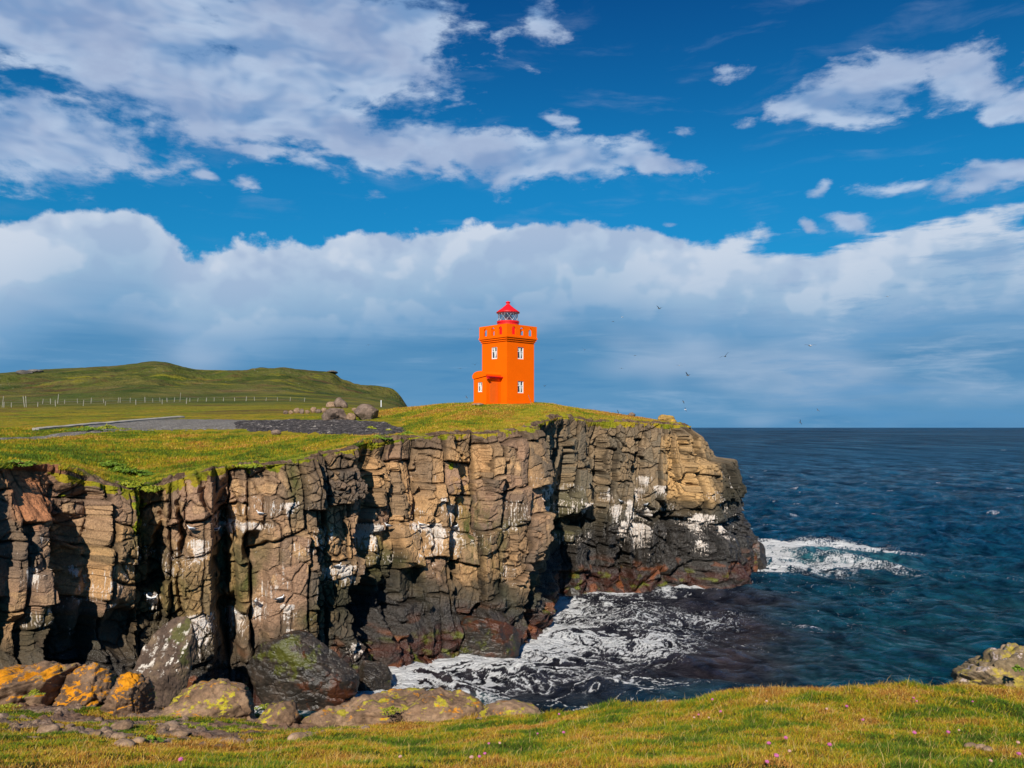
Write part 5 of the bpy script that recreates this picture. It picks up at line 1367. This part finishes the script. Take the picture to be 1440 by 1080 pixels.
GF = [  # u, v, span px, mesh, yaw, roll, label
    (1139, 486, 20, 0, 100, 0, 'gull gliding with level straight wings, highest of the large ones right of the lighthouse'),
    (1020, 501, 17, 1, 60, -28, 'dark gull banking with arched wings, largest bird over the cliff end'),
    (927, 434, 11, 3, 120, 8, 'gull with raised wings high above the cliff end'),
    (875, 446, 6, 0, 30, 20, 'upper of two tiny white gulls right of the lantern'),
    (862, 452, 6, 2, 30, 10, 'lower of two tiny white gulls right of the lantern'),
    (822, 492, 8, 3, 80, 10, 'small gull with wings up, between lighthouse window and the banking gull'),
    (893, 500, 8, 2, 110, 0, 'small dark gull above the middle of the right slope'),
    (874, 518, 8, 2, 70, 5, 'faint gull with drooped wings right of the lighthouse, low in the haze'),
    (955, 514, 10, 0, 90, 3, 'gull flying flat below and left of the banking gull'),
    (967, 528, 12, 3, 130, 15, 'dark gull with raised wings, lower one of the pair under the banking gull'),
    (961, 565, 5, 2, 10, 50, 'tiny dark gull above the yellow boulder, upper of three in a column'),
    (964, 576, 5, 0, 10, 60, 'tiny white gull above the yellow boulder, lower of the column'),
    (1150, 577, 5, 1, 20, 40, 'tiny gull just over the horizon at the right'),
    (1125, 594, 6, 3, 20, 70, 'tiny dark gull touching the sea horizon'),
    (869, 579, 5, 2, 20, 60, 'tiny dark gull over the grass slope right of the lighthouse'),
    (661, 463, 7, 0, 90, 0, 'dark gull at parapet height just left of the lighthouse'),
    (647, 518, 7, 2, 100, 8, 'gull left of the lighthouse at the height of the porch roof'),
    (668, 513, 6, 3, 80, -10, 'faint gull beside the tower wall above the porch'),
    (656, 559, 5, 1, 30, 40, 'tiny gull low beside the left foot of the lighthouse'),
    (776, 506, 8, 2, 85, -6, 'gull flying level just right of the lighthouse wall'),
    (766, 543, 6, 3, 60, 0, 'small gull low to the right of the lighthouse base'),
    (1248, 417, 10, 0, 95, -5, 'gull gliding in front of the cloud bank at the far right'),
    (518, 485, 6, 2, 95, -5, 'distant gull over the right end of the green hill'),
]
GRP = 'gulls flying round the headland'
for (u_, v_, sp, mi, yaw, roll, lab) in GF:
    D = min(1.04 / (sp / F), 150) * (1.0 if mi != 3 else .9)
    o = bpy.data.objects.new('gull', fm[mi]); COL.objects.link(o); o.location = pix(u_, v_, D)
    o.rotation_euler = (R(roll), R(-6), R(yaw)); tag(o, lab, 'gull', GRP)
_XF = XW.ravel(); _YF = YW.ravel(); _ZF = ZW.ravel()
_UF = _XF / _YF * F + 720; _VF = 601 - (_ZF - CZ) / _YF * F
def on_cliff(u, v):
    m = (np.abs(_UF - u) < 2.0) & (np.abs(_VF - v) < 2.5)
    if not m.any(): return None
    i = np.where(m)[0][np.argmin(_YF[m])]
    return Vector((_XF[i], _YF[i], _ZF[i]))
PL = [(266, 738, 'facing left on the guano ledge upper left'), (305, 739, 'on the pale ledge right of its neighbour'), (209, 836, 'left of the pair on the low nest ledge'), (217, 836, 'right of the pair on the low nest ledge'),
      (366, 718, 'on the ledge under the tan overhang'), (358, 840, 'in the dark cleft beside the mossy column'), (395, 840, 'on the small ledge right of the dark cleft'), (330, 860, 'on the nest deep in the dark alcove'),
      (475, 791, 'on the fringed white ledge of the middle buttress'), (592, 736, 'at the left end of the white ledge near the algae gully'), (640, 736, 'beside the green algae gully'), (545, 736, 'in the shadowed cleft left of the algae gully'),
      (905, 704, 'on the upper nest ledge of the grey cove wall'), (873, 704, 'left on the nest ledge of the grey cove wall')]
for i, (u_, v_, lab) in enumerate(PL):
    p = on_cliff(u_, v_ + 4)
    if p is None: continue
    o = bpy.data.objects.new('gull', pm); COL.objects.link(o); o.location = p + Vector((.10, -.16, .0)); o.scale = (1.3, 1.3, 1.3)
    o.rotation_euler = (0, 0, R([200, 10, 160, 30, 190, 300, 20, 250, 350, 170, 10, 200, 340, 190][i])); tag(o, 'white seabird perched ' + lab, 'gull', 'seabirds perched on the cliff')

# ================================================================== plants
def leaf_mat(name, a, b_):
    m, N, bs = mat_base(name, .6, .3)
    geo = N.n.new('ShaderNodeNewGeometry'); oi = N.n.new('ShaderNodeAttribute'); oi.attribute_name = 'tone'
    c = N.mix(oi.outputs['Fac'], a, b_)
    N.put(bs.inputs['Base Color'], c); return m
M_LEAF = leaf_mat('yellow_green_leaves', (.09, .14, .006), (.38, .36, .018))
M_LEAFG = leaf_mat('green_leaves', (.05, .11, .006), (.20, .28, .015))
def leaf_clump(name, loc, rad, h, n, leaf, mat, seed, label, lim=.5, nrm=None):
    rs = np.random.RandomState(seed)
    a = rs.uniform(0, 2 * math.pi, n); rr_ = np.sqrt(rs.rand(n)) * rad * (1 + .35 * np.sin(a * 3 + seed) + .2 * np.sin(a * 5))
    x = rr_ * np.cos(a); y = rr_ * np.sin(a); k = np.clip(1 - (rr_ / rad) ** 2, 0, 1)
    z = k * h * rs.uniform(.35, 1, n) * (.6 + .4 * np.sin(x / rad * 5 + seed) * np.cos(y / rad * 4))
    c = np.stack([x, y, np.maximum(z, 0)], 1)
    n_ = rs.normal(size=(n, 3)) * .55 + np.array([0, -.35, 1.0]); n_ /= np.linalg.norm(n_, axis=1)[:, None]
    t = np.cross(n_, rs.normal(size=(n, 3))); t /= np.linalg.norm(t, axis=1)[:, None]; s = np.cross(n_, t)
    L = leaf * rs.uniform(.6, 1.2, n)[:, None]
    V_ = np.stack([c - t * L, c - s * L * .55 - t * L * .1, c + t * L + n_ * L * .2, c + s * L * .55 - t * L * .1], 1)
    tone = np.repeat(np.clip(rs.rand(n) * .7 + z / (h + 1e-6) * .4, 0, 1), 4)
    o = mesh_np(name, V_.reshape(-1, 3), np.arange(n * 4), 4, mat, attrs={'tone': tone}, smooth=False)
    o.location = loc; return tag(o, label, 'plant')
def top_of(u, v, D): return pix(u, v, D)
pl = [  # foreground: u, v, D, radius, height, count, leaf, material, label
    (374, 998, 9.6, .15, .10, 260, .016, M_LEAF, 'yellow green leafy clump at the right side of the rounded lichen boulder'),
    (362, 1008, 9.3, .06, .05, 90, .014, M_LEAF, 'small yellow sprig below the clump beside the rounded boulder'),
    (294, 1006, 9.3, .09, .06, 150, .014, M_LEAF, 'bright yellow leafy patch in front of the rounded boulder'),
    (260, 1024, 8.8, .10, .05, 160, .013, M_LEAF, 'yellow green patch on the soil left of the bare stones'),
    (327, 1030, 8.6, .07, .05, 110, .013, M_LEAF, 'pale green leafy tuft on the bare stony soil'),
    (286, 1021, 8.8, .07, .04, 110, .012, M_LEAF, 'yellow patch between stones below the rounded boulder'),
    (153, 1022, 8.9, .06, .04, 90, .013, M_LEAF, 'small yellow patch in the grass below the orange ledges'),
    (10, 996, 9.3, .12, .06, 160, .013, M_LEAF, 'yellow patch at the left border under the orange ledge'),
    (210, 1044, 8.0, .10, .07, 150, .018, M_LEAFG, 'fresh green leafy tuft in the lower left grass'),
]
for i, (u_, v_, D, r_, h_, n_, lf_, mt, lab) in enumerate(pl):
    q = on_near(u_, v_)
    leaf_clump('leafy_plant', (q.x, q.y, q.z + .01), r_, h_, n_, lf_, mt, 300 + i, lab)
# rooted on the foreground rocks, and the larger clumps of the far cliff top
for i, (u_, v_, D, r_, lab) in enumerate([(550, 1000, 9.38, .11, 'yellow leafy clump on the front of the lumpy slab'), (48, 976, 9.75, .09, 'yellow clump growing on the face of the long orange ledge'), (1432, 942, 8.42, .06, 'fresh green tuft on the split mossy boulder')]):
    leaf_clump('leafy_plant', pix(u_, v_, D), r_, .07, 220, .014, M_LEAFG if i == 2 else M_LEAF, 340 + i, lab)
tops = [(168, 664, 1.0, .35, M_LEAFG, 'broad green clump at the head of the grassy gully'), (195, 668, .9, .4, M_LEAFG, 'green clump right of centre in the grassy gully'), (182, 684, .8, .35, M_LEAF, 'yellow green clump low in the grassy gully'),
        (210, 690, .8, .3, M_LEAF, 'yellow green clump on the right side of the gully mouth'), (150, 655, .7, .3, M_LEAFG, 'dark green clump above the head of the gully'), (545, 609, .9, .3, M_LEAF, 'yellow clump on the rubble right of the gravel bank'),
        (521, 605, .7, .3, M_LEAF, 'yellow clump at the right end of the dark gravel bank'), (533, 618, .8, .25, M_LEAFG, 'green clump on the rubble just above the cliff'), (28, 655, .8, .3, M_LEAFG, 'green clump left of the red earth scar'),
        (430, 655, .45, .2, M_LEAF, 'yellow green clump on the brow above the big lit buttress'), (352, 662, .7, .2, M_LEAF, 'yellow green clump on the brow left of the big lit buttress'), (120, 606, 1.4, .35, M_LEAFG, 'low green bushy patch beside the near end of the pale wall'), (150, 604, 1.5, .4, M_LEAF, 'yellow green bushy patch at the corner of the gravel car park'), (575, 612, .7, .25, M_LEAFG, 'green clump where the rubble meets the knoll')]
DL = np.linspace(36, 90, 1200)
for i, (u_, v_, r_, h_, mt, lab) in enumerate(tops):
    x = (u_ - 720) / F * DL; ed = np.interp(u_, EG, ED)
    vv = 601 - (zfar(x, DL) - CZ) / DL * F; ok = DL > ed - 1.8
    j = np.where(ok)[0][int(np.argmin(np.abs(vv[ok] - v_)))]
    leaf_clump('leafy_plant', (x[j], DL[j], float(zfar(x[j], DL[j])) + .05), r_, h_, 700, .10, mt, 360 + i, lab)

# thrift flowers
M_PINK = paint('pink_petals', (.50, .13, .30), .8, .1, .2, 40); M_PALE = paint('faded_pink_petals', (.55, .32, .26), .8, .1, .2, 40); M_STEM = paint('flower_stem', (.14, .13, .03), .8, .1, .2)
def flower(mat):
    rs = np.random.RandomState(3)
    root = bpy.data.objects.new('thrift_flower', None)
    bm = bmesh.new(); add_rod(bm, (0, 0, -.01), (.006, .002, .062), .0013, 5)
    stem = bm_obj('stem', bm, M_STEM, root)
    v, f = ico(3); k = 1 + .22 * np.sign(fbm(v[:, 0] * 4, v[:, 1] * 4, v[:, 2] * 4, 2)) * np.abs(fbm(v[:, 0] * 5, v[:, 1] * 5, v[:, 2] * 5, 2)) ** .5
    w_ = v * k[:, None] * np.array([.013, .013, .0095]) + np.array([.006, .002, .068])
    head = mesh_np('flower_head', w_, f.ravel(), 3, mat, root, smooth=False)
    return root, stem, head
fl = [(1002, 984), (995, 1007), (975, 1008), (983, 1003), (1103, 1041), (1084, 1051), (1088, 1068), (1079, 1074), (1169, 1055), (1283, 981), (1288, 984), (1190, 995), (1216, 1013), (1283, 1033), (1348, 1026), (1333, 1034), (1109, 1057), (1389, 1073), (1434, 1067), (1428, 1046),
      (785, 1003), (793, 1032), (682, 1063), (674, 1066), (663, 1072), (700, 1044), (688, 1046), (567, 1067), (757, 1030), (255, 1074), (1075, 985), (1165, 996), (1370, 985), (1014, 1000)]
FR = [flower(M_PINK), flower(M_PALE)]
used = set()
# where each one stands, by what is findable in the photograph
rs = random.Random(9)
for i, (u_, v_) in enumerate(fl):
    kind = 1 if i in (1, 2, 14, 16, 17, 19, 24, 25, 27, 30, 31) else 0
    q = on_near(u_, v_ + 9)
    src = FR[kind]
    if kind not in used:
        r_ = src[0]; COL.objects.link(r_); used.add(kind)
    else:
        r_ = src[0].copy(); COL.objects.link(r_)
        for ch in src[1:]:
            c_ = ch.copy(); COL.objects.link(c_); c_.parent = r_
    r_.location = q; r_.rotation_euler = (rs.uniform(-.25, .25), rs.uniform(-.25, .25), rs.uniform(0, 6)); s_ = rs.uniform(.6, .95); r_.scale = (s_, s_, s_)
    reg = 'in the grass of the lower right foreground' if u_ > 900 else 'in the grass of the lower middle foreground'
    tag(r_, ('bright pink thrift flower ' if kind == 0 else 'faded pale pink thrift flower ') + reg, 'flower', ('bright' if kind == 0 else 'faded') + ' thrift flowers, ' + ('right' if u_ > 900 else 'middle'))
print('life', round(time.time() - T0, 1))

# ================================================================== grass blades
def grass_mat():
    m, N, b = mat_base('grass_blades', .7, .25)
    N.put(b.inputs['Base Color'], N.attr('bladecol'))
    return m
M_GRASS = grass_mat()
def blades(name, x, y, z, h, wd, col, rs, lean=.5, three=True):
    n = len(x)
    a = rs.uniform(0, 2 * math.pi, n); dx = np.cos(a); dy = np.sin(a)
    f = rs.uniform(0, 2 * math.pi, n); l_ = rs.uniform(.1, 1, n) * lean * h; lx = np.cos(f) * l_ + .15 * h; ly = np.sin(f) * l_
    B = np.stack([x, y, z], 1); W = np.stack([dx, dy, 0 * dx], 1) * (wd / 2)[:, None]
    mid = B + np.stack([lx * .35, ly * .35, h * .6], 1); tip = B + np.stack([lx, ly, h], 1)
    if three:
        V_ = np.stack([B - W, B + W, mid + W * .75, mid - W * .75, tip], 1).reshape(-1, 3)
        i = np.arange(n)[:, None] * 5
        fl_ = np.concatenate([i + np.array([[0, 1, 2, 3]]), i + np.array([[3, 2, 4]])], 1).ravel()
        per = np.tile([4, 3], n); cc = np.repeat(col, 5, 0)
    else:
        V_ = np.stack([B - W, B + W, tip], 1).reshape(-1, 3); fl_ = np.arange(n * 3); per = np.full(n, 3); cc = np.repeat(col, 3, 0)
    o = mesh_np(name, V_, fl_, per, M_GRASS, attrs={'bladecol': cc}, smooth=False)
    return tag(o, kind='stuff')
PAL = np.array([(.10, .18, .005), (.25, .235, .006), (.42, .28, .008), (.54, .33, .07), (.34, .14, .018), (.06, .10, .005)])
def blade_colours(x, y, rs, sc=1.0, warm=0.0):
    a = fbm(x / (.9 * sc), y / (.9 * sc), 3.3, 4) + warm; b_ = fbm(x / (.25 * sc), y / (.25 * sc), 13.3, 2)
    n = len(x); q = rs.rand(n) * .8 + .04 + a * 1.4 + b_ * .7
    idx = np.select([q < -.05, q < .30, q < .60, q < .86, q < 1.02, q < 1.25], [5, 0, 1, 2, 4, 3], 4)
    return PAL[idx] * rs.uniform(.42, 1.35, n)[:, None]
def fg_grass():
    rs = np.random.RandomState(21); n = 760000
    th = rs.uniform(-36.5, 36.5, n); De = angD(th)
    r = np.sqrt(rs.uniform(3.0 ** 2, 1.0, n) * 0 + rs.rand(n) * ((De + .12) ** 2 - 9) + 9)
    x = r * np.sin(np.radians(th)); y = r * np.cos(np.radians(th))
    t = turf_near(x, y); dens = np.clip(t, 0, 1) * (.55 + .45 * ss(-.4, .2, fbm(x / .22, y / .22, 7, 2)))
    k = rs.rand(n) < dens
    x, y, r, th = x[k], y[k], r[k], th[k]; De = De[k]
    z = znear(x, y) - .005
    tuft = ss(.05, .55, fbm(x / .30, y / .30, 9.9, 3)); big = ss(.1, .5, fbm(x / .9, y / .9, 19.9, 2))
    h = .88 * (.014 + .022 * rs.rand(len(x)) + .040 * tuft * rs.rand(len(x)) + .022 * big * tuft) * (1 + .3 * (r > De - .35))
    long_ = rs.rand(len(x)) < .008; h = np.where(long_, h * 1.6 + .02, h)
    wd = (.0028 + .0018 * rs.rand(len(x))) * (r / 6) ** .6
    col = blade_colours(x, y, rs, 1.0, .05 + .10 * ss(6, 8, r))
    col = np.where(long_[:, None], np.array([[.38, .27, .09]]), col)
    print('fg blades', len(x))
    blades('grass', x, y, z, h, wd, col, rs, 1.3)
fg_grass()
def far_grass():
    rs = np.random.RandomState(22); n = 330000
    u = rs.uniform(-60, 985, n); e = np.interp(u, EG, ED) - 1.2
    D = e + (rs.rand(n) ** 1.3) * 34
    x = (u - 720) / F * D; k = (u > -60) & ~((np.abs(x + .4) < 2.2 + .5 * np.abs(D - 78.6) * 0) & (np.abs(D - 78.6) < 3.6))
    # keep off the gravel
    zz = zland(x, D); v = 601 - (zz - CZ) / D * F
    grav = ((u > 118) & (u < 400) & (v < 607.5) & (v > 588)) | ((u > 322) & (u < 565) & (v < 613) & (v > 588)) | ((u < 165) & (v > np.interp(u, [-60, 0, 60, 165], [616, 616, 611, 602])) & (v < np.interp(u, [-60, 0, 60, 165], [620, 619.5, 614.5, 608])))
    scar = (np.abs(u - 50) < 32) & (D < e + 3.2)
    k &= ~grav & ~scar & (rs.rand(n) < .5 + .5 * ss(-.3, .2, fbm(x / .9, D / .9, 5, 2)))
    x, D = x[k], D[k]
    z = zfar(x, D)
    h = (.05 + .10 * rs.rand(len(x)) * (1 + ss(0, .5, fbm(x / 1.2, D / 1.2, 15, 3)))) * (1 + .9 * ss(2.0, .3, D - np.interp(u[k], EG, ED) + 1.2))
    col = blade_colours(x, D, rs, 4.5, -.03 + .26 * ss(50, 72, D) * (x > -14) - .08 * ss(55, 45, D)) * 1.08
    blades('clifftop_grass', x, D, z, h, .022 + .022 * rs.rand(len(x)), col, rs, 1.0, False)
far_grass()
print('grass', round(time.time() - T0, 1))
